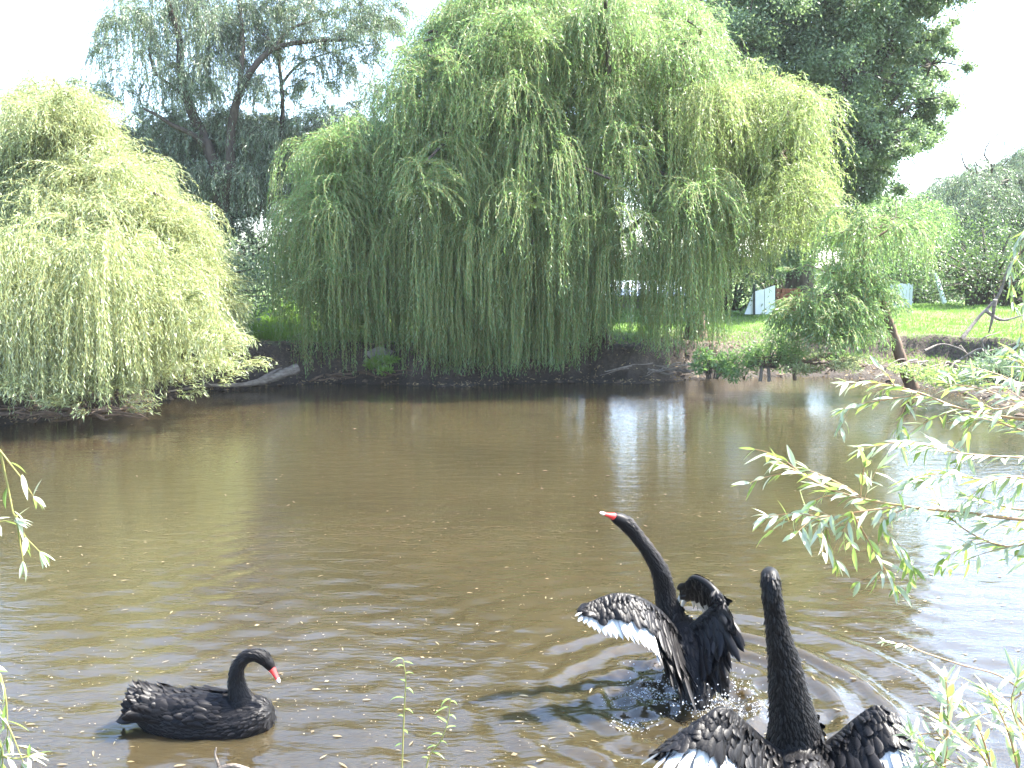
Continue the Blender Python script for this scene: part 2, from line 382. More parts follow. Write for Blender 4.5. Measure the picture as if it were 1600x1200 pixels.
def lobe(mb, px, top, Y, rx, bot, n, L=.085, Wd=.017, step=.045, turn=.4, maxlen=3.2, minfrac=.35, sway=.08, spread=.75, zj_=.12, flat=.45, per=1, out=1.0, updir=.35, full_k=1.12, chaos=0):
    c = P(px, top, Y); zb = P(px, bot, Y)[2]; sc = (Y*CP)/F; r = rx*sc
    n = int(n*DENS); nb = max(3, n//6); bi = rng.integers(0, nb, n)
    th = (rng.random(nb)*6.283)[bi]; rr = np.sqrt(rng.random(nb))[bi]; zj = rng.random(nb)[bi]; lj = rng.random(nb)[bi]; tj = rng.random(nb)[bi]; x = r*rr*np.cos(th); y = r*rr*np.sin(th)*1.0
    z = -(rr**2)*r*flat-zj*r*.22-zj_*np.abs(rng.normal(size=nb))[bi]
    st = c+np.stack([x, y, z], -1)+rng.normal(size=(n, 3))*np.array([.055, .055, .04])*min(1, r/.5)
    th2 = th+chaos*rng.normal(size=nb)[bi]
    d0 = nrm(np.stack([np.cos(th2)*(.4+rr)*out, np.sin(th2)*(.4+rr)*out, np.full(n, updir)], -1)+rng.normal(size=(nb, 3))[bi]*.3+rng.normal(size=(n, 3))*.15)
    full = np.maximum(st[:, 2]-zb, .25)*full_k
    ln = np.minimum(full, maxlen)*(minfrac+(1-minfrac)*np.sqrt(lj))*(.8+.2*rng.random(n))
    ln = np.maximum(ln, .2)
    Pn, T, mk = strands(st, d0, ln, step, turn, sway)
    mk &= Pn[..., 2] > zb-.05*rng.random((n, 1))
    dress(mb, Pn, T, mk, L, Wd, per, spread, tbase=(tj*.55)[:, None])
    return c
def interp(tab, x): t = np.array(tab, float); return np.interp(x, t[:, 0], t[:, 1])
def limb(mb, a, b, r0, r1, sag=.25, n=9, jit=.06):
    a = np.array(a, float); b = np.array(b, float); d = np.linalg.norm(b-a)
    m1 = a+(b-a)*.35+np.array([0, 0, sag*d*.5])+rng.normal(size=3)*jit*d
    m2 = a+(b-a)*.72+np.array([0, 0, sag*d*.55])+rng.normal(size=3)*jit*d
    tube(mb, [a, m1, m2, b], [r0, r0*.75+r1*.25, r0*.35+r1*.65, r1], 7, n=n, rough=.06)
def willow(label, top, bot, xr, Yr, nl, base, forks, leafm, twm, ns=(60, 95), rx=(38, 66), extra=(), trunk_r=.22, limbs=True, low=.8, bark='bark', limb_every=1, **kw):
    b = np.array(base); rt = root('willow_tree', b, label, 'tree', kw.pop('group', None))
    mb = MB(); tm = MB(); cs = []; cp_ = kw.pop('curt', 0)
    slope = kw.pop('slope', 0); relief = kw.pop('relief', 1.0); fluffy = kw.pop('fluffy', 0); jt = kw.pop('jt', 12)
    for k in range(nl):
        u = rng.random()
        px = xr[0]+(xr[1]-xr[0])*((k*.618034) % 1.0); Y = Yr[0]+(Yr[1]-Yr[0])*u
        t0, b0 = interp(top, px), interp(bot, px); r_ = rng.uniform(*rx)
        f = rng.random()**1.1*low*(1-u*.75) if k % 3 else rng.random()*.08
        tp = t0+r_*.25+(b0-t0)*f
        Y += slope*max(0, 1-(tp-t0)/max(b0-t0, 1))**1.3+relief*(np.sin(px/23.+1)+.6*np.sin(px/11.+tp/40.))
        if 890 < px < 1110 and cp_ > 50: b0 -= 45
        bt = b0+rng.uniform(-60, 4) if rng.random() < .8 else b0-rng.uniform(40, 140)
        k3 = dict(kw); fv = (tp-t0)/(b0-t0)
        if fluffy:
            if fv < .5 or rng.random() < .3:      # upper crown: short arching sprays
                k3.update(maxlen=min(kw.get('maxlen', 3), rng.uniform(.9, 2.4)), turn=rng.uniform(.35, .75), updir=.7, out=1.2, spread=.95, sway=.2, chaos=1.1, zj_=.3); r_ *= .8; tp += rng.normal()*jt
            else: k3.update(flat=.5, sway=.08, zj_=.75)
        cs.append(lobe(mb, px, tp, Y, r_, bt, int(rng.uniform(*ns)), **k3))
    for e in extra: cs.append(lobe(mb, *e, **kw))
    ncs = len(cs)
    for k in range(cp_):       # low front curtains hanging to the water
        px = xr[0]+(xr[1]-xr[0])*((k+.5)/cp_)+rng.normal()*8
        if np.sin(px/17.)+np.sin(px/7.3+2) < -.75 or 980 < px < 1050 or (px > 890 and rng.random() < .3): continue
        t0, b0 = interp(top, px), interp(bot, px)
        tp = b0-rng.uniform(.28, .74)*(b0-t0); k2 = dict(kw); k2['minfrac'] = .9; k2['sway'] = .045; k2['out'] = .5; k2['spread'] = .65; k2['maxlen'] = 9; k2['full_k'] = 1.3; k2['flat'] = .6; k2['zj_'] = .6
        lobe(mb, px, tp, Yr[0]+rng.uniform(-.25, 1.0), rng.uniform(16, 30), b0+rng.uniform(-38, 6), int(rng.uniform(34, 70)), **k2)
    fk = [np.array(f) for f in forks]
    tube(tm, [b-np.array([0, 0, .3]), b+np.array([0, 0, .15]), (b+fk[0])/2+rng.normal(size=3)*.06, fk[0]], [trunk_r*1.5, trunk_r*1.1, trunk_r*.9, trunk_r*.7], 12, n=16, rough=.05)
    for q in fk[1:]: limb(tm, fk[0]-np.array([0, 0, .1]), q, trunk_r*.65, trunk_r*.32, .12, 12)
    if limbs:
        for k, c in enumerate(cs):
            if k % limb_every: continue
            q = min(fk, key=lambda f: np.linalg.norm(f-c)); limb(tm, q, c-np.array([0, 0, .05]), trunk_r*.3, .02, .18)
    tm.build('trunk', M[bark], rt, smooth=True)
    mb.build('crown', [M[leafm], M[twm]], rt)
    return rt

# --- the big weeping willow in the middle
topA = [(600, 230), (625, 150), (650, 90), (700, 25), (740, -40), (840, -50), (900, -12), (960, -40), (1010, -10), (1050, -25), (1090, 50), (1130, 110), (1180, 150)]
botA = [(590, 560), (640, 580), (700, 582), (790, 576), (830, 572), (868, 560), (885, 510), (930, 530), (965, 556), (985, 520), (997, 450), (1042, 450), (1062, 556), (1090, 520), (1110, 480), (1180, 470)]
bA = G(935, 552, 0); bA = P(935, 535, 18.6)
willow('huge weeping willow in the middle, its long green curtain almost touching the pond', topA, botA, (652, 1095), (17.2, 20.4), 270, bA,
       [P(905, 385, 18.7), P(850, 240, 18.2), P(960, 230, 18.4), P(760, 150, 19), P(1050, 160, 19), P(900, 100, 19.6)],
       'willow', 'twig', trunk_r=.24, curt=62, maxlen=3.4, fluffy=1, jt=22, rx=(24, 44), ns=(34, 62), limb_every=2, relief=1.1, extra=[(835, 188, 16.9, 75, 560, 110), (690, 160, 17.4, 50, 400, 80), (655, 330, 16.9, 42, 582, 90), (745, 330, 16.8, 45, 572, 90),
       (830, 380, 16.7, 36, 575, 70), (965, 360, 16.7, 34, 556, 70), (1062, 330, 16.7, 32, 562, 70), (700, 400, 16.8, 40, 584, 70)])
# --- left lobe willow
topB = [(405, 330), (430, 300), (450, 220), (500, 180), (560, 185), (620, 170), (640, 180)]
botB = [(405, 400), (420, 470), (450, 555), (480, 580), (540, 572), (570, 545), (600, 500), (640, 560)]
willow('smaller weeping willow between the tall silver-grey willow and the huge one', topB, botB, (510, 605), (17.2, 19.6), 60, P(588, 540, 18.9),
       [P(580, 440, 18.9), P(520, 330, 18.6), P(600, 300, 18.8)], 'willow', 'twig', trunk_r=.17, rx=(20, 38), ns=(34, 60), bark='bark_brown', curt=12, maxlen=3.0, fluffy=1, relief=.7, limb_every=2,
       extra=[(478, 300, 17.2, 22, 570, 60), (500, 340, 17.1, 26, 585, 80), (545, 330, 17.2, 36, 570, 80), (490, 205, 18, 26, 400, 50), (560, 195, 18, 40, 380, 60)])
# --- bright right willow
topC = [(1040, 150), (1080, 120), (1150, 105), (1200, 115), (1260, 130), (1290, 190), (1300, 260), (1330, 330), (1340, 380)]
botC = [(1040, 500), (1080, 500), (1110, 480), (1140, 470), (1180, 455), (1220, 440), (1270, 430), (1320, 400), (1340, 400)]
willow('sunlit yellow-green weeping willow to the right of the huge one, feathery tip jutting right', topC, botC, (1075, 1258), (17.6, 20.4), 100, P(1087, 512, 19.8),
       [P(1085, 400, 19.8), P(1150, 260, 19.4), P(1220, 260, 19.2), P(1090, 250, 19.2)], 'willow_yellow', 'twig', trunk_r=.2, rx=(22, 42), ns=(34, 60), bark='bark_brown', fluffy=1, limb_every=2,
       turn=.5, curt=8, extra=[(1265, 140, 18.2, 24, 215, 40), (1180, 130, 18, 50, 330, 80), (1280, 330, 18, 40, 420, 70), (1130, 300, 17.6, 40, 490, 80)])
# --- pale willow filling the left side, growing down to the water
topL = [(-80, 340), (0, 265), (25, 200), (60, 138), (105, 140), (135, 200), (150, 228), (190, 240), (260, 300), (290, 370), (310, 440), (340, 480), (370, 560), (385, 590)]
botL = [(-80, 640), (0, 640), (60, 628), (130, 640), (200, 622), (250, 600), (290, 575), (340, 570), (370, 585), (385, 592)]
rtL = willow('pale bushy willow at the left edge, spilling over the bank down to the water', topL, botL, (-70, 345), (12.3, 14.2), 210, P(110, 560, 16.5),
       [P(110, 470, 16.5), P(60, 300, 17), P(180, 330, 16.5), P(260, 450, 16), P(20, 420, 16.5)], 'willow_left', 'twig', fluffy=1, ns=(60, 100), rx=(30, 54), trunk_r=.15, low=.95,
       slope=3.2, relief=.45, jt=20, maxlen=1.25, turn=.55, sway=.16, minfrac=.4, L=.082, Wd=.0145, step=.042, limb_every=9, out=1.2, curt=30,
       extra=[(180, 235, 13.8, 30, 320, 60), (75, 145, 15.5, 36, 260, 90), (85, 170, 15.5, 40, 300, 90), (300, 545, 13.6, 60, 600, 90), (340, 545, 13.8, 50, 605, 80), (250, 570, 13, 50, 622, 90), (60, 565, 12.0, 60, 640, 100), (160, 590, 12.0, 60, 650, 100), (-10, 575, 11.8, 60, 640, 90)])
# --- tall grey willow behind on the left, limbs showing
def tall_grey():
    Yb = 24.0; b = P(345, 492, Yb)
    rt = root('willow_tree', b, 'tall silver-grey willow behind on the left with dark bare forking limbs showing', 'tree')
    tm = MB(); s_ = Yb/F
    def lim(pts, w0, w1):
        q = np.array([P(a, c, Yb+dy) for a, c, dy in pts]); rr = np.linspace(w0, w1, len(q))*s_/2*.82
        tube(tm, q, rr, 9, n=len(q)*5, rough=.05)
    lim([(345, 500, 0), (347, 470, 0), (342, 435, 0), (352, 390, 0), (350, 335, 0)], 32, 30)
    lim([(342, 440, 0), (320, 425, 0), (300, 400, .4)], 14, 8)
    lim([(350, 430, 0), (380, 410, -.3), (420, 380, -.6)], 14, 6)
    lim([(350, 345, 0), (335, 260, 0), (318, 215, 0), (296, 165, .2), (283, 120, .3), (280, 60, .3), (262, 0, .2), (255, -60, .2)], 26, 7)
    lim([(325, 232, 0), (300, 210, -.4), (270, 196, -.6), (245, 180, -.8), (225, 170, -.8)], 12, 4)
    lim([(290, 150, .2), (262, 130, .4), (240, 108, .6), (232, 70, .6)], 9, 3)
    lim([(350, 345, 0), (360, 260, -.3), (362, 200, -.3), (373, 150, -.4), (395, 108, -.4), (425, 78, -.3), (470, 66, -.2), (540, 62, -.2)], 20, 6)
    lim([(374, 150, -.4), (378, 90, -.4), (378, 40, -.2), (368, -30, 0)], 11, 5)
    lim([(425, 78, -.3), (455, 45, 0), (500, 30, .2)], 7, 3); lim([(430, 74, -.3), (410, 52, 0), (395, 40, 0)], 6, 3)
    lim([(430, 300, .4), (440, 210, .6), (441, 150, .6), (434, 80, .6)], 11, 6)
    lim([(350, 340, 0), (400, 330, .3), (430, 300, .4)], 14, 11)
    lim([(441, 130, .6), (462, 105, .8), (490, 90, .9), (560, 70, .9)], 6, 2)
    tm.build('trunk', M['bark'], rt, smooth=True)
    mb = MB()
    lob = [(230, 0, 55, 150), (215, 60, 50, 200), (250, 90, 50, 230), (290, -20, 60, 120), (320, 40, 35, 140), (260, -40, 70, 80), (350, -30, 50, 80), (420, -20, 60, 60), (400, 20, 40, 110),
           (470, -15, 60, 50), (520, 0, 60, 60), (560, 10, 50, 70), (590, 30, 30, 80), (200, 10, 25, 150), (300, 110, 28, 200), (345, 90, 25, 170), (405, 120, 22, 190), (235, 170, 45, 260), (170, 130, 50, 260), (150, 190, 50, 300), (205, 200, 55, 330),
           (260, 230, 55, 360), (310, 250, 45, 380), (180, 260, 50, 380), (350, 215, 40, 350), (400, 180, 45, 300), (460, 170, 50, 300), (520, 160, 55, 290), (570, 170, 50, 290), (590, 130, 30, 200), (490, 120, 25, 180),
           (380, 260, 50, 400), (430, 250, 50, 400), (300, 320, 50, 440), (350, 330, 50, 430), (400, 330, 50, 440), (250, 330, 50, 430), (320, 390, 45, 470), (380, 390, 45, 460), (430, 370, 40, 470), (470, 260, 50, 420), (520, 250, 50, 400), (570, 250, 50, 400), (140, 130, 30, 180), (610, 210, 40, 330)]
    for i, (a, t, r, bo) in enumerate(lob):
        for k in range(2):
            lobe(mb, a+rng.normal()*8, t+rng.normal()*8, Yb+rng.uniform(-.5, 2.4), r, bo, 62, L=.12, Wd=.025, step=.062, turn=.35, maxlen=1.7, sway=.12, updir=.3)
    for k in range(115):
        a = rng.uniform(130, 620) if k % 3 else rng.uniform(270, 440); t = rng.uniform(165, 430 if a > 440 or a < 250 else 280); lobe(mb, a, t, Yb+rng.uniform(.2, 2.4), rng.uniform(30, 50), t+rng.uniform(60, 120), 46, L=.12, Wd=.026, step=.062, turn=.35, maxlen=1.6, sway=.12)
    for (a, t) in [(380, -70), (430, -60), (480, -50), (520, -60), (560, -50), (600, -40), (450, -20), (540, -10), (580, -10), (610, 0), (330, -80), (440, 40), (470, 45), (500, 35), (530, 45), (560, 40), (590, 25), (520, 80), (560, 85), (480, 80), (400, 55), (600, 60), (350, 20), (370, 50), (390, 0)]:
        lobe(mb, a, t, Yb+rng.uniform(-.8, .8), rng.uniform(20, 34), t+rng.uniform(50, 90), 60, L=.11, Wd=.023, step=.06, turn=.35, maxlen=1.2, sway=.12)
    for (a, t, r, bo) in [(40, 190, 50, 330), (10, 210, 50, 400), (90, 200, 50, 400)]:
        lobe(mb, a, t, Yb+1, r, bo, 60, L=.11, Wd=.02, step=.06, turn=.35, maxlen=1.7, sway=.12)
    mb.build('crown', [M['willow_grey'], M['bark']], rt)
tall_grey()
# --- dark broadleaf tree behind on the right
def puff_tree(name, label, base, puffs, Y, leafm, n_per, L, Wd, trunk_r=.25, group=None, barkm='bark', fork=None, flat=1.0):
    b = np.array(base); rt = root(name, b, label, 'tree', group); tm = MB(); mb = MB()
    fk = np.array(fork) if fork is not None else b+np.array([0, 0, 2.5])
    tube(tm, [b-np.array([0, 0, .3]), (b+fk)/2+rng.normal(size=3)*.05, fk], [trunk_r*1.3, trunk_r, trunk_r*.8], 12, n=10, rough=.05)
    for (a, t, r) in puffs:
        yy = Y+rng.uniform(-1.6, 1.6); c = P(a, t, yy); rr = r*yy*CP/F
        limb(tm, fk, c, trunk_r*.35, .025, .1)
        k = max(9, int(r/2.6))
        sub = c+rng.normal(size=(k, 3))*rr*np.array([.66, .7, .62])
        for s_ in sub:
            limb(tm, c, s_, .03, .01, .1, 5)
            m_ = int(n_per*(r/45)**2/k*3); q = nrm(rng.normal(size=(m_, 3)))*np.abs(rng.normal(size=(m_, 1)))*rr*.27*np.array([1.2, 1.2, flat])
            far_leaves(mb, s_+q, rng.normal(size=(m_, 3))+np.array([0, 0, -.5])+nrm(q)*.6, L*(.6+.7*rng.random(m_)), Wd*(.7+.6*rng.random(m_)), 0,
                       np.clip(rng.random()*.4+.6*rng.random(m_), 0, 1))
    tm.build('trunk', M[barkm], rt, smooth=True); mb.build('crown', [M[leafm]], rt); return rt
pf = [(1130, 0, 50), (1180, -30, 60), (1240, -20, 60), (1300, -30, 60), (1370, -30, 55), (1430, -30, 45), (1160, 60, 55), (1220, 60, 60), (1280, 50, 60), (1340, 40, 50), (1400, 25, 45), (1450, 5, 35),
      (1190, 120, 50), (1250, 120, 55), (1310, 110, 55), (1370, 95, 45), (1420, 95, 38), (1455, 100, 25), (1300, 170, 50), (1350, 160, 45), (1400, 150, 42), (1440, 165, 30), (1270, 230, 50), (1320, 230, 50), (1370, 215, 38),
      (1430, 215, 32), (1390, 215, 28), (1300, 290, 45), (1340, 280, 40), (1375, 265, 28), (1250, 300, 50), (1200, 250, 60), (1230, 190, 60), (1465, 165, 18), (1470, 60, 22), (1140, 130, 40), (1220, 350, 60), (1290, 360, 50)]
puff_tree('broadleaf_tree', 'tall dark broadleaf tree behind the willows, rising at the upper right', P(1245, 478, 27), pf, 27, 'broadtree', 3600, .105, .055, .38, fork=P(1250, 330, 27))
# --- dark hedge shrubs filling the back under the crowns
def shrub(name, label, base, w, h, leafm, n, L, Wd, group=None, cat='bush', d=None):
    b = np.array(base); rt = root(name, b, label, cat, group); mb = MB(); tm = MB(); d = d or w*.7
    k = max(6, int(n/160))
    for i in range(k):
        c = b+np.array([rng.uniform(-.5, .5)*w, rng.uniform(-.5, .5)*d, rng.uniform(.15, .88)*h])
        c[2] -= abs(c[0]-b[0])/w*h*.45
        tube(tm, [b+np.array([(c[0]-b[0])*.3, 0, 0]), (b+c)/2+np.array([0, 0, .1*h]), c], [.025*h, .015*h, .006*h], 5, n=6)
        m_ = n//k; q = nrm(rng.normal(size=(m_, 3)))*(rng.random((m_, 1))**.4)*np.array([w*.24, d*.24, h*.2])
        pos = c+q; far_leaves(mb, pos, rng.normal(size=(m_, 3))+nrm(q)*.8+np.array([0, 0, .2]), L*(.6+.7*rng.random(m_)), Wd*(.7+.6*rng.random(m_)), 0, np.clip(rng.random()*.4+.6*rng.random(m_), 0, 1))
    tm.build('stem', M['bark'], rt); mb.build('foliage', M[leafm], rt); return rt
for (a, c, Yy, w, h, mk, lab) in [(1140, 484, 25, 2.2, 2.1, 'broad', 'dark bush left of the white leaning boards'),
        (1215, 482, 31, 3.0, 2.6, 'broad', 'dark bush behind the white leaning boards'),
        (1040, 486, 33, 3.0, 2.2, 'broad', 'dark bush at the right end of the low shed'),
        (905, 488, 33, 4.0, 2.6, 'broad', 'dark bush at the left end of the low shed'),
        (800, 490, 27, 4.0, 2.4, 'broad', 'broad dark bush deep behind the huge willow'),
        (690, 492, 28, 4.0, 3.0, 'broad', 'tall dark bush behind the left curtain of the huge willow'),
        (500, 490, 27, 3.2, 2.2, 'broad', 'dark bush behind the smaller willow'),
        (410, 512, 21.5, 2.2, 1.0, 'weed', 'bright green weedy bush right of the thin fence post'),
        (455, 508, 23, 2.0, .9, 'weed', 'bright green weedy bush behind the smaller willow strands'),
        (1545, 478, 27, 4.5, 3.0, 'broad', 'dark bush at the right edge behind the lawn'),
        (1440, 474, 34, 3.0, 2.2, 'willow_grey', 'grey-green bush behind the white leaning beam'),
        (250, 500, 19, 5.0, 2.2, 'willow_grey', 'grey bush hidden behind the pale left willow')]:
    shrub('bush', lab, P(a, c, Yy), w, h, mk, int(1500*w*h/2), .10 if mk != 'weed' else .12, .05 if mk != 'weed' else .022)
# --- right side willows
topR = [(1455, 300), (1480, 262), (1520, 245), (1570, 232), (1640, 200), (1700, 190)]
botR = [(1455, 430), (1480, 470), (1520, 480), (1570, 480), (1640, 500), (1700, 500)]
willow('grey-green wispy willow at the right edge, thin twigs against the white sky', topR, botR, (1478, 1660), (38, 46), 90, P(1600, 468, 42),
       [P(1590, 400, 42), P(1540, 330, 42), P(1640, 320, 42)], 'willow_grey', 'bark', ns=(34, 58), rx=(26, 50), trunk_r=.25, maxlen=2.6, L=.16, Wd=.036, step=.09,
       extra=[(1500, 225, 42, 30, 300, 12), (1555, 205, 42, 30, 300, 12)])
topS = [(1325, 320), (1350, 300), (1380, 305), (1420, 320), (1470, 300)]
botS = [(1325, 450), (1350, 480), (1400, 500), (1440, 490), (1470, 480)]
willow('small airy willow at the back of the lawn, left of the wispy grey one', topS, botS, (1335, 1455), (31, 35), 52, P(1392, 478, 34),
       [P(1390, 430, 34), P(1360, 370, 34), P(1420, 370, 34)], 'willow', 'bark', ns=(30, 46), rx=(18, 34), trunk_r=.14, maxlen=2.4, fluffy=1, low=1.1, limb_every=3, L=.14, Wd=.03, step=.075, relief=.3,
       extra=[(1415, 300, 34, 30, 360, 16), (1450, 330, 34, 30, 400, 30)])
willow('hazy low willow at the back of the lawn, beneath the wispy one', [(1470, 350), (1500, 310), (1560, 280), (1700, 250)], [(1470, 440), (1500, 480), (1560, 470), (1700, 500)], (1490, 1680), (36, 44), 80, P(1640, 470, 42),
       [P(1640, 400, 42), P(1580, 350, 42), P(1660, 330, 42)], 'willow_grey', 'bark', fluffy=1, ns=(26, 44), rx=(20, 38), trunk_r=.2, maxlen=3.4, L=.16, Wd=.036, step=.085, relief=.6, low=.95, limb_every=3)
# leaning tree on the right bank
def leaning():
    b = P(1424, 596, 15.6); rt = root('leaning_willow', b, 'slim leaning willow with bare brown trunk, rooted in the muddy right bank', 'tree')
    tm = MB(); tube(tm, [b+np.array([.04, 0, -.15]), P(1408, 560, 15.6), P(1395, 520, 15.6), P(1386, 495, 15.6), P(1370, 450, 15.5), P(1345, 410, 15.5)], [.12, .10, .085, .075, .06, .03], 10, n=24, rough=.06)
    cs = [(1340, 425, 15.4, 36, 520, 70), (1300, 440, 15.3, 38, 550, 80), (1362, 408, 15.5, 34, 480, 60), (1325, 395, 15.5, 34, 480, 50), (1265, 450, 15.2, 32, 540, 70), (1320, 470, 15.1, 34, 562, 80), (1370, 440, 15.4, 30, 500, 60), (1255, 480, 15.1, 24, 545, 60), (1310, 455, 15.5, 40, 560, 90), (1280, 470, 15.4, 36, 560, 90), (1335, 500, 15.3, 30, 565, 70), (1350, 430, 15.6, 34, 520, 80), (1290, 500, 15, 30, 562, 60), (1350, 480, 15.1, 26, 555, 50), (1260, 400, 15.6, 26, 440, 26), (1300, 395, 15.6, 26, 440, 26), (1235, 465, 15.3, 16, 510, 20)]
    limb(tm, P(1345, 410, 15.5), P(1350, 335, 15.6), .03, .01, .05); limb(tm, P(1345, 410, 15.5), P(1400, 335, 15.7), .03, .01, .05)
    cs += [(1345, 320, 15.6, 20, 470, 30), (1360, 335, 15.5, 18, 490, 26), (1398, 325, 15.7, 20, 480, 34), (1418, 335, 15.8, 16, 470, 18), (1330, 340, 15.6, 20, 460, 26), (1310, 360, 15.6, 20, 450, 26)]
    mb = MB()
    for c in cs:
        q = lobe(mb, *c, L=.085, Wd=.019, step=.042, turn=.4, maxlen=1.0 if c[1] > 370 else 1.8, chaos=.9, zj_=.25)
        limb(tm, P(1366, 445, 15.5) if c[1] > 370 else P(1350, 350, 15.6), q+np.array([.0, 0, -.15]), .02, .006, .02)
    tm.build('trunk', M['bark_brown'], rt, smooth=True); mb.build('crown', [M['willow'], M['twig']], rt)
leaning()
shrub('bush', 'light green bush overhanging the cut bank, left of the leaning willow', P(1200, 575, 15.9), 1.0, .85, 'willow', 3600, .09, .022)
shrub('bush', 'small green sapling bush growing from the dark bank below the lawn', P(1112, 592, 16.2), .7, .7, 'willow', 1300, .09, .035)
shrub('bush', 'low yellow-green growth on the mud right of the leaning trunk', P(1480, 600, 14.2), 1.7, .35, 'willow_yellow', 2600, .08, .022)
shrub('bush', 'grey-green scrub at the right edge of the muddy bank', P(1565, 600, 13.4), 1.5, .6, 'willow_grey', 2600, .08, .022)
shrub('bush', 'pale scrub under the light green overhanging bush', P(1290, 580, 15.6), 1.1, .4, 'willow_left', 1500, .08, .02)
shrub('bush', 'tiny green plant on the far bank beside the broken slab', P(588, 578, 17.2), .7, .35, 'weed', 900, .08, .035)

# ------------------------------------------------------------------ things on the far bank
mpaint = plain('white_paint', (.62, .66, .70), (.74, .77, .80), 3, .6)
mrust = plain('red_brick', (.20, .075, .045), (.34, .15, .10), 5, .9, .5, 20)
mgrey = plain('weathered_boards', (.13, .115, .11), (.25, .23, .22), 4, .85, .3, 12, (1, 1, 5))
def slab(mb, pts, th, m=0, tint=.5):
    """polygon in a vertical plane with real thickness, pts (x,z) ccw seen from -Y, y given"""
    p = np.array(pts, float); n = len(p); b = p+np.array([0, th, 0]); V = np.vstack([p, b]); f = list(range(n))
    mb.add(V, [f], m, tint); mb.add(V, [[n+i for i in reversed(f)]], m, tint)
    mb.add(V, [[i, n+i, n+(i+1) % n, (i+1) % n] for i in range(n)], m, tint)
rt = root('leaning_boards', P(1190, 491, 24), 'white boards standing upright on the lawn, cut to a slope on the left', 'board')
for k, (x0, x1, y0, y1) in enumerate([(1164, 1178, 490, 456), (1179, 1194, 455.5, 452), (1195, 1211, 451.5, 446)]):
    mb = MB(); a = [P(x0, 491, 24), P(x1, 491, 24), P(x1, y1, 24), P(x0, y0, 24)]
    slab(mb, a, .04); mb.build('board', mpaint, rt)
mb = MB(); tube(mb, [P(1178.5, 492, 23.95), P(1178.5, 445, 23.95)], .03, 8); mb.build('post', M['post'], rt)
rt = root('shed', P(1015, 500, 28), 'low grey shed with a scalloped white roof edge, glimpsed behind the huge willow', 'shed')
mb = MB(); a, b_ = P(880, 498, 28), P(1072, 498, 28); top_z = P(1000, 463, 28)[2]
box(mb, [(a[0]+b_[0])/2, 29.2, (a[2]+top_z)/2], [b_[0]-a[0], 2.4, top_z-a[2]]); mb.build('wall', mgrey, rt)
mb = MB(); nn_ = 60; xs = np.linspace(a[0]-.15, b_[0]+.15, nn_*4+1); zz = top_z+.03+.035*np.abs(np.sin(np.arange(nn_*4+1)*math.pi/4))
Vt = np.stack([np.stack([xs, np.full_like(xs, 27.7), zz], -1), np.stack([xs, np.full_like(xs, 30.8), zz+.45], -1), np.stack([xs, np.full_like(xs, 27.7), zz-.025], -1), np.stack([xs, np.full_like(xs, 30.8), zz+.42], -1)], 0)
n_ = len(xs); i = np.arange(n_-1)
mb.add(Vt, np.concatenate([np.stack([i, i+1, n_+i+1, n_+i], -1), np.stack([2*n_+i, 3*n_+i, 3*n_+i+1, 2*n_+i+1], -1), np.stack([2*n_+i, 2*n_+i+1, i+1, i], -1)])); mb.build('roof', mpaint, rt)
mb = MB(); box(mb, (P(1015, 494, 27.9))+np.array([0, .0, 0]), [1.6, .12, .2]); mb.build('plinth', plain('pale_plinth', (.4, .4, .4), (.55, .55, .54), 4, .8), rt)
mb = MB(); q0, q1 = P(922, 500, 24), P(932, 452, 24); box(mb, (q0+q1)/2, [.2, .16, q1[2]-q0[2]]); box(mb, [(q0[0]+q1[0])/2, 24, q1[2]+.03], [.26, .2, .05])
tag(mb.build('concrete_post', plain('pale_concrete', (.42, .43, .42), (.55, .55, .53), 4, .85, .3)), 'pale concrete post standing under the huge willow beside its trunk', 'post')
# brick-red sheet pile and wall on the right
rt = root('brick_pile', P(1232, 470, 25), 'pile of red bricks stacked beside the white boards', 'brick pile')
mb = MB()
for r_ in range(6):
    for k in range(7-(r_ > 3)):
        box(mb, P(1214+k*6.2+(r_ % 2)*2.5, 489-r_*7.0, 25)+np.array([0, rng.uniform(-.03, .03), 0]), [.108, .2, .118], rng.normal()*.06)
mb.build('bricks', mrust, rt)
mb = MB(); box(mb, P(1580, 456, 36), [9, .3, 1.5]); box(mb, P(1580, 430, 36), [9.3, .5, .12])
tag(mb.build('brick_wall', plain('dull_brick', (.13, .07, .055), (.24, .14, .11), 3, .9, .4)), 'dull red wall behind the lawn at the far right', 'wall')
mb = MB(); tube(mb, [P(1476, 474, 26), P(1462, 428, 26.5)], [.07, .06], 6); tag(mb.build('leaning_beam', mpaint, None), 'white beam leaning at a slant behind the lawn', 'beam')
mb = MB()
for k in range(7):
    box(mb, P(1392+k*5.2, 463, 27), [.085, .03, .78+rng.uniform(-.05, .05)])
box(mb, P(1407, 452, 27)+np.array([0, .035, 0]), [.8, .03, .06]); box(mb, P(1407, 472, 27)+np.array([0, .035, 0]), [.8, .03, .06])
tag(mb.build('picket_panel', mpaint), 'short white picket panel at the back of the lawn, behind the airy willow', 'fence')
# thin posts
for (a, b0, b1, Yy, lab) in [(374, 562, 470, 17.6, 'thin black metal post on the bank edge beside the pale left willow'), (483, 530, 448, 19.2, 'thin dark post seen through the smaller willow strands')]:
    mb = MB(); tube(mb, [P(a+2, b0, Yy), P(a-2, b1, Yy)], .028, 8); q = P(a-2, b1, Yy); tube(mb, [q, q+np.array([0, 0, .03])], [.036, .03], 8)
    tag(mb.build('fence_post', M['post']), lab, 'post')
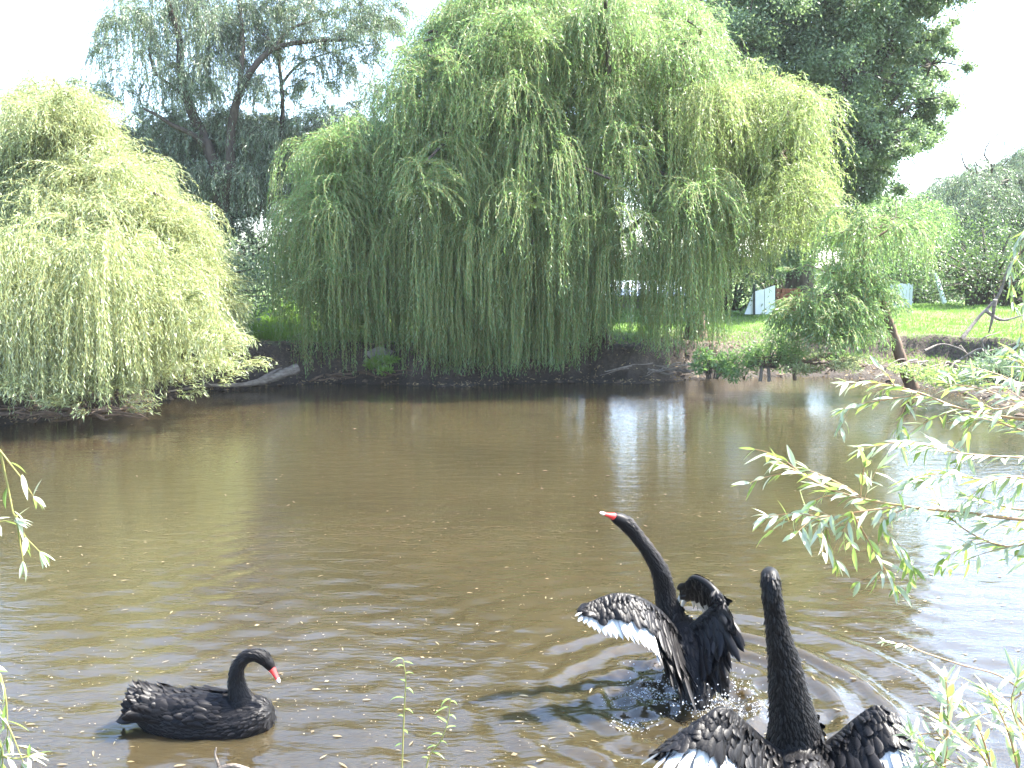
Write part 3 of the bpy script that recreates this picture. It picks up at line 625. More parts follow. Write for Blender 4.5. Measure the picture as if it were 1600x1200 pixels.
# stakes in the waterline on the right
for (a, b0, b1, dx, lab) in [(1188, 592, 560, 3, 'pale stake standing at the waterline under the light green bush'), (1202, 592, 562, -2, 'second stake at the waterline, right of the pale one, slightly thinner'), (1242, 590, 566, 0, 'short dark stake at the waterline farther right')]:
    mb = MB(); tube(mb, [P(a, b0+4, 15.9), P(a+dx*.5, (b0+b1)/2, 15.9), P(a+dx, b1, 16.0)], [.035, .03, .026], 8, n=8, rough=.08); tag(mb.build('stake', M['drift'] if a < 1240 else M['bark_brown']), lab, 'stake')
# driftwood log and branches
mb = MB(); tube(mb, [P(262, 612, 15.4), P(320, 603, 16.0), P(380, 601, 16.3), P(420, 592, 16.5), P(466, 575, 16.8)], [.015, .028, .045, .08, .10], 10, n=30, rough=.09)
tube(mb, [P(400, 597, 16.4), P(425, 582, 16.6), P(440, 575, 16.8)], [.04, .03, .015], 7, n=8)
tube(mb, [P(330, 603, 16.0), P(318, 592, 16.0), P(322, 580, 16)], [.02, .014, .006], 6, n=8)
tag(mb.build('driftwood_log', M['drift'], smooth=True), 'pale driftwood log lying half in the water by the left part of the far bank', 'log')
mb = MB(); c0 = P(592, 552, 17.4)
slab(mb, [P(570, 551, 17.5), P(590, 542, 17.5), P(618, 549, 17.5), P(622, 556, 17.5), P(580, 562, 17.5)], .5)
tag(mb.build('broken_slab', plain('broken_concrete', (.15, .14, .13), (.33, .31, .29), 5, .9, .6)), 'broken grey slab lying on the bank between two willows', 'slab')
# exposed roots under the cut bank
def roots(name, label, cx, cy, Yy, w, h, n, matk, cat='roots'):
    mb = MB()
    for k in range(n):
        a = np.array([cx+rng.uniform(-w, w), cy+rng.uniform(-h, h*.2)]); L_ = rng.uniform(.3, 1.0)*w*.9; dr = rng.choice([-1, 1])
        q = [P(a[0], a[1], Yy+.15), P(a[0]+dr*L_*.3, a[1]+rng.uniform(0, h*.5), Yy), P(a[0]+dr*L_*.7, a[1]+rng.uniform(0, h), Yy-.1), P(a[0]+dr*L_, a[1]+rng.uniform(h*.3, h*1.1), Yy-.2)]
        r0 = rng.uniform(.01, .028); tube(mb, q, [r0, r0*.9, r0*.6, r0*.25], 6, n=10, rough=.1, tint=rng.random())
    return tag(mb.build(name, M[matk], smooth=True), label, cat)
roots('tree_roots', 'pale washed-out roots showing under the cut bank below the huge willow', 1030, 576, 16.9, 58, 10, 20, 'drift')
roots('tree_roots', 'tangled roots on the muddy bank under the light green bush', 1270, 566, 15.9, 60, 16, 36, 'bark_brown')
roots('tree_roots', 'thin pale roots trailing down the mud near the foot of the leaning willow', 1440, 575, 15.4, 60, 14, 26, 'drift')
roots('tree_roots', 'thin roots and twigs at the waterline under the pale left willow', 90, 645, 12.0, 110, 12, 40, 'bark_brown')
roots('tree_roots', 'roots along the waterline left of the driftwood log', 560, 586, 17.0, 60, 8, 12, 'bark_brown')
# dead branches on the right bank
def dead(label, paths, Yy, r):
    mb = MB()
    for pth in paths:
        q = [P(a, b, Yy+rng.uniform(-.1, .1)) for a, b in pth]; tube(mb, q, np.linspace(r, r*.3, len(q)), 7, n=len(q)*4, rough=.06); 
    return tag(mb.build('dead_branch', M['drift'], smooth=True), label, 'branch')
dead('bare grey branch leaning up to the right over the lawn edge', [[(1502, 530), (1530, 495), (1560, 462), (1575, 420), (1592, 395)], [(1540, 485), (1565, 500), (1600, 492)], [(1555, 468), (1550, 500), (1545, 520)]], 13.8, .035)
dead('bare fallen branches arching over the muddy right bank', [[(1445, 548), (1470, 538), (1500, 545), (1520, 560)], [(1500, 562), (1530, 545), (1545, 548), (1590, 535)], [(1540, 555), (1535, 530), (1560, 520)], [(1500, 540), (1510, 556), (1505, 580)]], 13.9, .022)

# litter and clods on banks, grass
def scatter(n, xr, yr, cond):
    x = rng.uniform(*xr, n); y = rng.uniform(*yr, n); d = sdist(x, y); k = cond(x, y, d); x, y, d = x[k], y[k], d[k]
    return x, y, hgt(x, y, d), d
x, y, z, d = scatter(42000, (-12, 12), (10, 20.5), lambda x, y, d: (d > .02) & (d < 1.8+.8*wob(x, y)))
n = len(x); mb = MB(); far_leaves(mb, np.stack([x, y, z+.012], -1), rng.normal(size=(n, 3))*np.array([1, 1, .35]), rng.uniform(.03, .10, n), rng.uniform(.012, .035, n))
tag(mb.build('leaf_litter', M['litter']), 'dry leaves and twigs littering the eroded far bank', 'leaf litter', kind='stuff')
x, y, z, d = scatter(150000, (-10, 15), (15, 30), lambda x, y, d: (d > 1.0+.5*wob(x*.8, y*.8)) & (rng.random(len(d)) < np.clip(1.4-(y-15)/16, .3, 1)))
n = len(x); mb = MB(); hh = rng.uniform(.04, .11, n)*(1+.6*(wob(x*1.7, y*1.3) > .35))
far_leaves(mb, np.stack([x, y, z-.005], -1), rng.normal(size=(n, 3))*.35+np.array([0, 0, 1]), hh, .014)
tag(mb.build('grass', M['grass']), 'short sunlit green grass on the far lawn', 'grass', kind='stuff')
x, y, z, d = scatter(9000, (-7.6, -5.0), (17.6, 21.5), lambda x, y, d: d > 1.0)
n = len(x); mb = MB(); far_leaves(mb, np.stack([x, y, z], -1), rng.normal(size=(n, 3))*.3+np.array([0, 0, 1]), rng.uniform(.15, .42, n), .022)
tag(mb.build('tall_grass', M['weed']), 'tall bright weeds behind the thin black post', 'grass', kind='stuff')
# clods
mb = MB(); x, y, z, d = scatter(2600, (-12, 12), (10, 19.5), lambda x, y, d: (d > .0) & (d < .9))
ico = np.array([[0, 0, 1], [1, 0, .1], [.3, .95, 0], [-.8, .6, .1], [-.8, -.6, 0], [.3, -.95, .1], [0, 0, -.6]]); fi = np.array([[0, 1, 2], [0, 2, 3], [0, 3, 4], [0, 4, 5], [0, 5, 1], [6, 2, 1], [6, 3, 2], [6, 4, 3], [6, 5, 4], [6, 1, 5]])
n = len(x); V = np.stack([x, y, z], -1)[:, None]+(ico[None]+rng.normal(size=(n, 7, 3))*.22)*(rng.uniform(.02, .07, n)[:, None, None])*np.array([1.3, 1, .7])
mb.add(V, (np.arange(n)[:, None, None]*7+fi[None]).reshape(-1, 3))
tag(mb.build('clods', plain('mud_clod', (.035, .026, .02), (.15, .115, .09), 12, .95)), 'lumps of dark earth along the foot of the far bank', 'rubble', kind='stuff')
# far wood closing the horizon
mb = MB(); n = 26000; x = rng.uniform(-95, 95, n); hgt_ = 2.6+1.3*np.sin(x*.11)+.9*np.sin(x*.31+1)+.5*np.sin(x*.9); yy = 95+rng.uniform(0, 14, n)
zz = 1.1+rng.random(n)*np.maximum(hgt_, 1)
far_leaves(mb, np.stack([x, yy, zz], -1), rng.normal(size=(n, 3)), rng.uniform(.5, 1.0, n), rng.uniform(.3, .6, n))
tag(mb.build('far_wood', M['broad']), 'low far-off line of trees behind the lawn', 'woods', kind='stuff')

# ------------------------------------------------------------------ swans
def feather_mat(name, dark, edge, rough=.42):
    m, t, out = mat(name); e = t.nodes.new('ShaderNodeAttribute'); e.attribute_name = 'edge'; ti = t.nodes.new('ShaderNodeAttribute'); ti.attribute_name = 'tint'
    r = ramp(t, e.outputs['Fac'], [(.0, dark), (.72, dark), (1.0, edge)])
    c = mixc(t, ti.outputs['Fac'], r.outputs[0], tuple(q*.6 for q in dark))
    p = t.nodes.new('ShaderNodeBsdfPrincipled'); t.links.new(r.outputs[0], p.inputs['Base Color']); setin(p, Roughness=rough)
    p.inputs['Sheen Weight'].default_value = .03; p.inputs['Specular IOR Level'].default_value = .17
    n = noise(t, 160, 3, .6, objco(t, (1, 1, 1))); b = t.nodes.new('ShaderNodeBump'); b.inputs['Strength'].default_value = .35; b.inputs['Distance'].default_value = .003
    t.links.new(n.outputs[0], b.inputs['Height']); t.links.new(b.outputs[0], p.inputs['Normal'])
    t.links.new(p.outputs[0], out.inputs[0]); return m
M['fblack'] = feather_mat('black_feather', (.0042, .0038, .0043), (.022, .020, .0205), .42)
M['fneck'] = feather_mat('neck_feather', (.0030, .0027, .0031), (.009, .008, .0085), .48)
M['fwhite'] = feather_mat('white_feather', (.46, .46, .45), (.36, .36, .36), .6)
M['bill'] = plain('red_bill', (.62, .03, .03), (.72, .06, .05), 20, .35, spec=.5)
M['billtip'] = plain('bill_tip', (.72, .62, .60), (.8, .72, .7), 20, .35)
M['eye'] = plain('eye', (.10, .01, .01), (.16, .02, .02), 20, .1, spec=.8)

def sphere_chain(balls, voxel, smooth_it=6):
    """union of overlapping balls along chains -> one continuous remeshed skin"""
    V = []; Fq = []; n = 0; nu, nv = 14, 9
    u = np.linspace(0, 2*math.pi, nu, endpoint=False); v = np.linspace(0, math.pi, nv)
    base = np.stack([np.outer(np.sin(v), np.cos(u)), np.outer(np.sin(v), np.sin(u)), np.outer(np.cos(v), np.ones(nu))], -1).reshape(-1, 3)
    i, j = np.meshgrid(np.arange(nv-1), np.arange(nu), indexing='ij'); j2 = (j+1) % nu
    fb = np.stack([i*nu+j, (i+1)*nu+j, (i+1)*nu+j2, i*nu+j2], -1).reshape(-1, 4)
    for ch in balls:
        ch = np.array(ch, float); L_ = np.linalg.norm(np.diff(ch[:, :3], axis=0), axis=1).sum(); m_ = max(int(L_/(ch[:, 3].min()*.28+.004)), 6); m_ = min(m_, 70)
        q = crv(ch, m_)
        for r_ in q: V.append(base*max(r_[3], .004)+r_[:3]); Fq.append(fb+n); n += len(base)
    me = bpy.data.meshes.new('tmp'); me.from_pydata(np.concatenate(V).tolist(), [], np.concatenate(Fq).tolist()); me.update()
    o = bpy.data.objects.new('tmp', me); COL.objects.link(o)
    r = o.modifiers.new('r', 'REMESH'); r.mode = 'VOXEL'; r.voxel_size = voxel
    s_ = o.modifiers.new('s', 'SMOOTH'); s_.iterations = smooth_it; s_.factor = .5
    dg = bpy.context.evaluated_depsgraph_get(); em = bpy.data.meshes.new_from_object(o.evaluated_get(dg))
    bpy.data.objects.remove(o); bpy.data.meshes.remove(me)
    nv_ = len(em.vertices); vv = np.empty(nv_*3); em.vertices.foreach_get('co', vv); no = np.empty(nv_*3); em.vertex_normals.foreach_get('vector', no)
    return em, vv.reshape(-1, 3), no.reshape(-1, 3)
FT_U = np.array([0, .18, .4, .62, .8, .93, 1.0]); FT_W = np.array([.25, .62, .92, 1.0, .86, .52, .12])
def feathers(mb, pos, ax, up, L, Wd, curl=.12, m=0, pointy=0.0, tint=None, camber=.18):
    n = len(pos)
    if n == 0: return
    ax = nrm(ax); sd_ = nrm(np.cross(ax, up)); nn = np.cross(sd_, ax)
    L = np.broadcast_to(L, (n,))[:, None]; Wd = np.broadcast_to(Wd, (n,))[:, None]; cu = np.broadcast_to(curl, (n,))[:, None]
    rows = []; ed = []; cols = (-1, -.55, 0, .55, 1)
    for u, w in zip(FT_U, FT_W*(1-pointy*FT_U)):
        for s_ in cols:
            rows.append(pos+ax*L*(u-.04*(abs(s_)*u))+sd_*Wd/2*w*s_-nn*L*cu*u*u-nn*Wd*camber*w*s_*s_)
            ed.append(max(abs(s_)**2, u**6))
    V = np.stack(rows, 1); c = len(cols); k = len(FT_U); Fs = []
    for i in range(k-1):
        for j in range(c-1): a = i*c+j; Fs.append([a, a+c, a+c+1, a+1])
    Fs = np.array(Fs); Fc = (np.arange(n)[:, None, None]*k*c+Fs[None]).reshape(-1, 4)
    mb.add(V, Fc, m, np.repeat(rng.random(n) if tint is None else np.broadcast_to(tint, (n,)), len(Fs)), np.tile(np.array(ed), n))
def coat(mb, vv, no, sel, spacing, flow, L, Wd, lift=.12, curl=.1):
    """cover the selected skin with overlapping feathers laid along the flow"""
    ids = np.where(sel)[0]; rng.shuffle(ids); grid = {}; keep = []
    for i in ids:
        c = tuple((vv[i]/spacing).astype(int)); ok = True
        for dx in (-1, 0, 1):
            for dy in (-1, 0, 1):
                for dz in (-1, 0, 1):
                    for q in grid.get((c[0]+dx, c[1]+dy, c[2]+dz), ()):
                        if ((vv[q]-vv[i])**2).sum() < spacing*spacing: ok = False; break
                    if not ok: break
                if not ok: break
            if not ok: break
        if ok: grid.setdefault(c, []).append(i); keep.append(i)
    k = np.array(keep, int)
    if len(k) == 0: return
    p, nn = vv[k], no[k]; fl = flow(p); fl = nrm(fl-nn*(fl*nn).sum(1, keepdims=True)); fl = nrm(fl+nn*lift*(.4+1.2*rng.random((len(k), 1)))+rng.normal(size=fl.shape)*.13)
    n = len(k); feathers(mb, p+nn*.001, fl, nn, L*(.8+.4*rng.random(n)), Wd*(.85+.3*rng.random(n)), curl)
def nearest_chain_flow(chain):
    c = crv(np.array(chain)[:, :3], 60); T = nrm(np.gradient(c, axis=0))
    def f(p):
        d = ((p[:, None]-c[None])**2).sum(-1).argmin(1); return -T[d]
    return f
def swan_parts(rt, bodych, neckch, billpts, head_c, head_dir, head_up, extra=(), coat_len=.075):
    balls = [bodych, neckch]+list(extra)
    em, vv, no = sphere_chain(balls, .0075, 7)
    em.name = 'body'; em.transform(__import__('mathutils').Matrix.Translation(-Vector(rt.location))); em.materials.append(M['fneck'])
    em.polygons.foreach_set('use_smooth', np.ones(len(em.polygons), bool)); ob = bpy.data.objects.new('body', em); COL.objects.link(ob); ob.parent = rt
    nc = crv(np.array(neckch), 80); bc = crv(np.array(bodych), 60)
    dn = np.sqrt(((vv[:, None]-nc[None, :, :3])**2).sum(-1)); ni = dn.argmin(1); dn = dn.min(1)/nc[ni, 3]
    db = np.sqrt(((vv[:, None]-bc[None, :, :3])**2).sum(-1)); db = db.min(1)/bc[((vv[:, None]-bc[None, :, :3])**2).sum(-1).argmin(1), 3]
    isneck = (dn < 1.12) & (ni > 12) & ((db > 1.03))
    above = vv[:, 2] > -.02
    fl_ = nearest_chain_flow(bodych); nose = np.array(bodych[-1][:3]); fr = np.linalg.norm(vv-nose, axis=1) < .17
    low_ = (no[:, 2] < .25) | fr
    mbp = MB(); coat(mbp, vv, no, (~isneck) & above & ~low_, .0145, fl_, coat_len*.7, coat_len*.38, .09, .14)
    coat(mbp, vv, no, (~isneck) & above & low_, .0105, fl_, .034, .017, .05, .10)
    mbp.build('body_feathers', M['fblack'], rt, smooth=True)
    mbp = MB(); coat(mbp, vv, no, isneck & (ni < 68) & above, .0085, nearest_chain_flow(neckch), .024, .011, .22, .05)
    mbp.build('neck_feathers', M['fneck'], rt, smooth=True)
    # bill: flattened red wedge, white band near the tip
    d = nrm(np.array(billpts[1])-np.array(billpts[0])); up = nrm(head_up-d*np.dot(head_up, d)); sd_ = np.cross(d, up); Lb = np.linalg.norm(np.array(billpts[1])-np.array(billpts[0]))
    st = [(-.12, .018, .021), (.0, .0185, .0215), (.18, .0175, .019), (.4, .014, .0135), (.62, .0125, .010), (.78, .0125, .0088)]; st2 = [(.78, .0126, .0089), (.88, .0115, .0078), (.97, .007, .0045), (1.0, .002, .0015)]
    for nm, stn, mm in (('bill', st, 'bill'), ('bill_tip', st2, 'billtip')):
        mb = MB(); k = 14; a = np.linspace(0, 2*math.pi, k, endpoint=False); V = []
        for u, wx, wz in stn:
            c = np.array(billpts[0])+d*Lb*u-up*.004*u
            V.append(c+np.cos(a)[:, None]*sd_*wx+np.sin(a)[:, None]*up*wz)
        V = np.concatenate(V); r_ = len(stn); i, j = np.meshgrid(np.arange(r_-1), np.arange(k), indexing='ij'); j2 = (j+1) % k
        mb.add(V, np.stack([i*k+j, i*k+j2, (i+1)*k+j2, (i+1)*k+j], -1).reshape(-1, 4)); mb.add(V, [list(range(r_*k-1, r_*k-k-1, -1))])
        mb.build(nm, M[mm], rt, smooth=True)
    for s_ in (-1, 1):
        mb = MB(); tube(mb, [head_c+sd_*s_*.024, head_c+sd_*s_*.028, head_c+sd_*s_*.0295], [.0065, .005, .0015], 10); mb.build('eye', M['eye'], rt, smooth=True)
def wing(rt, LE, TE, nf, white_from, nrm_hint, fw=.045, thick=.02, rows=((-.03, .2, .034), (.04, .22, .036), (.12, .24, .038), (.20, .28, .042), (.30, .34, .05)), white_to=1.0, ruffle=.05, arm=(.034, .022, .013), cov=.9):
    """arm plus flight feathers from a leading and a trailing edge curve; covert rows on both faces"""
    le = crv(np.array([P(*q) for q in LE]), nf); te = crv(np.array([P(*q) for q in TE]), nf); v = te-le; L_ = np.linalg.norm(v, axis=1)
    along = nrm(np.gradient(le, axis=0)); N = nrm(np.cross(along, v)); N *= np.sign((N@np.array(nrm_hint)))[:, None]+1e-9
    t = np.linspace(0, 1, nf)
    wr = root_child = bpy.data.objects.new('wing', None)
    mbw = MB()
    am = crv(np.array([P(*q) for q in LE]), 30); tube(mbw, am+0*am, np.interp(np.linspace(0, 1, 30), [0, .5, 1], arm), 10)
    # flight feathers
    isw = (t >= white_from) & (t <= white_to); jit = rng.normal(size=(nf, 3))*ruffle*.35
    for sel, mi in ((isw, 1), (~isw, 0)):
        if sel.any():
            feathers(mbw, le[sel]+v[sel]*.12-N[sel]*.004+N[sel]*(np.arange(nf)[sel] % 2)[:, None]*.003, v[sel]+jit[sel]*L_[sel][:, None], N[sel], L_[sel]*(.88+.05*rng.random(sel.sum())), fw*np.interp(t[sel], [0, .6, 1], [1.15, 1, .8]), .05, mi, .25)
    # short scale feathers wrapped round the arm
    ar = np.interp(np.linspace(0, 1, 30), [0, .5, 1], arm); ka = 340; ia = rng.integers(0, 30, ka); ta = nrm(np.gradient(am, axis=0))[ia]; ph_ = rng.random(ka)*6.283
    e1 = nrm(np.cross(ta, np.array([.2, .1, 1.]))); e2 = np.cross(ta, e1); on = e1*np.cos(ph_)[:, None]+e2*np.sin(ph_)[:, None]
    vd = nrm(np.stack([np.interp(ia/29., t, v[:, c]) for c in range(3)], -1))
    feathers(mbw, am[ia]+on*ar[ia][:, None]*1.0, vd*.9+ta*.5+on*.28+rng.normal(size=(ka, 3))*.12, on, .045*(.7+.6*rng.random(ka)), .022, .12, 0)
    # black tips showing on a few flight feathers base, covert rows
    for side in (1, -1):
        for ri, (a0, ll, w_) in enumerate(rows):
            k = int(nf*1.7); tt = np.clip(np.linspace(0, 1, k)+rng.normal(size=k)*.008, 0, 1); q = np.stack([np.interp(tt, t, le[:, c]) for c in range(3)], -1); vv_ = np.stack([np.interp(tt, t, v[:, c]) for c in range(3)], -1); NN = nrm(np.stack([np.interp(tt, t, N[:, c]) for c in range(3)], -1))
            Lc = np.linalg.norm(vv_, axis=1); bk = 1+.9*((tt < white_from) | (tt > white_to))*(ri/4)
            off = thick*(1-a0)*.9+.004
            feathers(mbw, q+vv_*a0+NN*side*off*(.9+.2*rng.random((k, 1))), nrm(vv_)+NN*side*.02+rng.normal(size=(k, 3))*ruffle, NN*side, Lc*ll*bk*cov*(.8+.35*rng.random(k)+.55*(rng.random(k) < .14)), w_*(.8+.4*rng.random(k)), .10, 0)
    o = mbw.build('wing', [M['fblack'], M['fwhite']], rt, smooth=True)
    return o

# swan 1: floating, side view, neck in an S, facing right
Y1 = 3.95
rt = root('black_swan', (P(310, 1150, Y1)[0], Y1, 0), 'black swan floating calmly at the lower left with a curved neck and red bill', 'swan')
def b1(px, py, r, dy=0, z=None):
    q = P(px, py, Y1+dy)
    if z is not None: q[2] = z
    return [*q, r]
body = [b1(196, 1121, .010), b1(214, 1126, .032, 0, .075), b1(240, 1120, .075, 0, .055), b1(275, 1120, .115, 0, .03), b1(315, 1120, .135, 0, .012), b1(350, 1120, .135, 0, .01), b1(382, 1120, .122, 0, .02), b1(398, 1120, .10, 0, .04)]
neck = [b1(390, 1120, .088), b1(380, 1100, .062), b1(372, 1080, .046), b1(369, 1060, .037), b1(372, 1042, .033), b1(383, 1028, .031), b1(399, 1024, .030), b1(412, 1029, .031), b1(420, 1037, .029), b1(424, 1043, .022)]
hd = np.array(b1(416, 1033, 0)[:3])
swan_parts(rt, body, neck, (np.array(b1(422, 1040, 0)[:3]), np.array(b1(438, 1066, 0, -.02)[:3])), hd, None, np.array([.7, 0, .7]))
# folded wings with ruffled curled tertials on the back
mbw = MB()
cx = np.array(rt.location)
for s_ in (-1, 1):
    mbw = MB()
    n = 340; u = rng.random(n); vq = rng.random(n)
    px = 355-u*125; base = P(px, 1100, Y1); ang_ = vq*1.25+.12; rr = .135+.012*np.sin(u*9)
    x = base[:, 0]; zc = .02+.02*u; pos = np.stack([x, Y1+s_*rr*np.sin(ang_)*(1-.35*u), zc+rr*np.cos(ang_)*(1-.15*u)+.012], -1)
    up = np.stack([np.zeros(n), s_*np.sin(ang_), np.cos(ang_)], -1)
    o = np.argsort(-px); feathers(mbw, pos, np.stack([-np.ones(n), np.zeros(n), .10+.3*u], -1)+rng.normal(size=(n, 3))*.13, up, .056+.045*u, .027+.012*u, .12-.28*u*(rng.random(n) > .4))
    # long curled tertials
    n = 26; px = rng.uniform(225, 290, n); ang_ = rng.uniform(.05, .9, n); base = P(px, 1100, Y1)
    pos = np.stack([base[:, 0]+.03, Y1+s_*.11*np.sin(ang_), .075+.085*np.cos(ang_)+rng.uniform(0, .012, n)], -1)
    feathers(mbw, pos, np.stack([-np.ones(n), s_*.1*np.ones(n), .30+rng.random(n)*.25], -1)+rng.normal(size=(n, 3))*.08, np.stack([np.zeros(n), s_*np.sin(ang_), np.cos(ang_)], -1), .10, .055, rng.uniform(.25, .55, n))
    mbw.build('wing', [M['fblack'], M['fwhite']], rt, smooth=True)
mbw = MB(); n = 11; a = np.linspace(-.5, .5, n); q = np.array(b1(218, 1123, 0)[:3])
feathers(mbw, q+np.stack([0*a, a*.05, 0*a], -1), np.stack([-np.ones(n), a*.6, .12+.0*a], -1), np.tile([0, 0, 1.], (n, 1)), .10, .035, -.05); mbw.build('tail', M['fblack'], rt, smooth=True)

# swan 2: rising and flapping, seen from behind, head stretched to the left
def b2(px, py, Yy, r): return [*P(px, py, Yy), r]
rt = root('black_swan', (S2[0], S2[1]+.15, 0), 'black swan rearing up with spread wings, white-edged, red bill pointing left', 'swan')
body = [b2(1090, 1112, 4.12, .03), b2(1088, 1090, 4.18, .075), b2(1085, 1060, 4.27, .115), b2(1078, 1030, 4.36, .135), b2(1070, 1008, 4.44, .135), b2(1062, 995, 4.52, .12)]
neck = [b2(1058, 990, 4.5, .10), b2(1050, 968, 4.5, .075), b2(1043, 945, 4.5, .062), b2(1038, 920, 4.5, .054), b2(1032, 895, 4.48, .048), b2(1020, 872, 4.47, .042), b2(1005, 850, 4.46, .037), b2(991, 832, 4.45, .036), b2(979, 819, 4.44, .040), b2(968, 812, 4.43, .037), b2(960, 808, 4.42, .026)]
hd = P(970, 811, 4.43)
swan_parts(rt, body, neck, (P(962, 808, 4.42), P(938, 800, 4.36)), hd, None, np.array([.2, 0, 1.]), coat_len=.07)
wing(rt, [(1052, 990, 4.38), (1030, 962, 4.32), (1000, 940, 4.26), (965, 932, 4.22), (930, 942, 4.18), (912, 950, 4.16)],
     [(1090, 1104, 4.02), (1052, 1062, 4.02), (1030, 1022, 4.03), (990, 1002, 4.04), (940, 990, 4.06), (897, 962, 4.08)], 28, .3, (0, -1, .5), fw=.045, ruffle=.09, cov=.85)
wing(rt, [(1082, 985, 4.40), (1112, 958, 4.36), (1125, 940, 4.36), (1108, 915, 4.42), (1086, 903, 4.5), (1078, 908, 4.55)],
     [(1112, 1085, 4.08), (1138, 1040, 4.05), (1152, 998, 4.1), (1128, 975, 4.45), (1092, 962, 4.68), (1056, 952, 4.75)], 26, .55, (.2, -1, .3), fw=.045, thick=.02, ruffle=.13)
mb = MB(); n = 14; px = rng.uniform(1098, 1128, n); q = P(px, rng.uniform(1010, 1045, n), 4.2); feathers(mb, q, np.stack([.15+rng.random(n)*.1, -.25*np.ones(n), -1*np.ones(n)], -1), np.tile([.3, -1, .2], (n, 1)), .17, .045, .05)
mb.build('tail', M['fblack'], rt, smooth=True)

# swan 3: nearest, seen from behind, neck straight up, wings lifted
rt = root('black_swan', (P(1245, 1200, 3.1)[0], 3.05, 0), 'nearest black swan seen from behind, neck stretched straight up and wings half open', 'swan')
body = [b2(1255, 1330, 2.72, .03), b2(1254, 1300, 2.80, .08), b2(1252, 1265, 2.92, .125), b2(1250, 1235, 3.02, .145), b2(1248, 1212, 3.12, .14), b2(1246, 1198, 3.2, .12)]
neck = [b2(1247, 1196, 3.18, .125), b2(1244, 1165, 3.16, .112), b2(1240, 1132, 3.15, .093), b2(1234, 1095, 3.14, .078), b2(1228, 1055, 3.13, .066), b2(1221, 1015, 3.12, .053), b2(1212, 970, 3.11, .041), b2(1207, 935, 3.10, .036), b2(1204, 912, 3.11, .037), b2(1203, 900, 3.14, .036), b2(1203, 897, 3.18, .026)]
swan_parts(rt, body, neck, (P(1203, 897, 3.19), P(1202, 897, 3.29)), P(1203, 899, 3.15), None, np.array([0, 0, 1.]), coat_len=.08)
wing(rt, [(1222, 1190, 3.08), (1190, 1165, 3.05), (1155, 1132, 3.0), (1128, 1112, 2.97), (1092, 1134, 2.92), (1040, 1172, 2.88)],
     [(1232, 1330, 2.75), (1185, 1310, 2.72), (1140, 1262, 2.72), (1098, 1240, 2.74), (1050, 1215, 2.76), (1006, 1196, 2.80)], 26, .30, (0, -1, .5), fw=.05, thick=.022, ruffle=.12, cov=.62)
wing(rt, [(1272, 1188, 3.1), (1312, 1158, 3.1), (1345, 1128, 3.1), (1372, 1110, 3.1), (1392, 1122, 3.08), (1405, 1140, 3.06)],
     [(1280, 1330, 2.8), (1330, 1300, 2.8), (1375, 1262, 2.82), (1405, 1240, 2.84), (1425, 1225, 2.86), (1434, 1200, 2.9)], 24, .42, (0, -1, .5), fw=.05, thick=.022, ruffle=.12, cov=.66)

# ------------------------------------------------------------------ things floating on the water
def wz(x, y): return float(waves(np.array([x]), np.array([y]))[0]*np.clip((9-y)/3, 0, 1)*np.clip((4.5-abs(x))/1.2, 0, 1))
mb = MB(); n = 420; th = rng.random(n)*6.283; rr = np.abs(rng.normal(size=n))*.16+.10; hh_ = rng.random(n)**2*.16; dp = np.stack([S2[0]+.02+rr*np.cos(th), S2[1]+.02+rr*np.sin(th)*.8, .012+hh_], -1)
V = dp[:, None]+ico[None]*rng.uniform(.0018, .0055, n)[:, None, None]*np.array([1, 1, 1.3]); mb.add(V, (np.arange(n)[:, None, None]*7+fi[None]).reshape(-1, 3))
md, t_, o_ = mat('water_drop'); p_ = t_.nodes.new('ShaderNodeBsdfPrincipled'); setin(p_, Roughness=.05, IOR=1.33); p_.inputs['Base Color'].default_value = (.75, .78, .8, 1); p_.inputs['Transmission Weight'].default_value = .4; t_.links.new(p_.outputs[0], o_.inputs[0])
tag(mb.build('splash_drops', md, smooth=True), 'water drops thrown up round the flapping swan', 'splash', kind='stuff')
mb = MB()  # pale froth beads added to stand in for bright sky glints
for (ox, oy, ax_, ay_, n, rt_) in ((-.27, .10, .10, .05, 260, .5), (.14, -.05, .14, .05, 420, -.2), (-.10, .02, .10, .06, 120, 0), (.10, .20, .10, .05, 160, .3), (-.36, -.22, .05, .04, 120, 0)):
    q = rng.normal(size=(n, 2))*[ax_, ay_]; x_ = S2[0]+ox+q[:, 0]; y_ = S2[1]+oy+q[:, 1]+q[:, 0]*rt_
    r_ = rng.uniform(.001, .0035, n)*(1+.9*(rng.random(n) < .15)); V = np.stack([x_, y_, waves(x_, y_)+.001], -1)[:, None]+ico[None]*r_[:, None, None]*np.array([1.2, 1.0, .7])
    mb.add(V, (np.arange(n)[:, None, None]*7+fi[None]).reshape(-1, 3))
tag(mb.build('glint_froth', md, smooth=True), 'bubbles and froth standing in for sky glints round the flapping swan', 'glint_froth', kind='stuff')
FLM = leaf_mat('wet_fallen_leaf', (.10, .07, .035), (.20, .16, .085), (.16, .13, .07), (.15, .12, .05), .1, .4, .4)
leafmeshes = []
for k in range(6):
    mb = MB(); near_leaves(mb, np.array([[-.5, 0, 0.]]), np.array([[1., 0, 0]]), np.array([[0, 0, 1.]]), 1.0, rng.uniform(.16, .3), curl=.03)
    o = mb.build('floating_leaf', FLM); leafmeshes.append(o.data); bpy.data.objects.remove(o)
cnt = 0
sx_ = [S1, S2, S3]
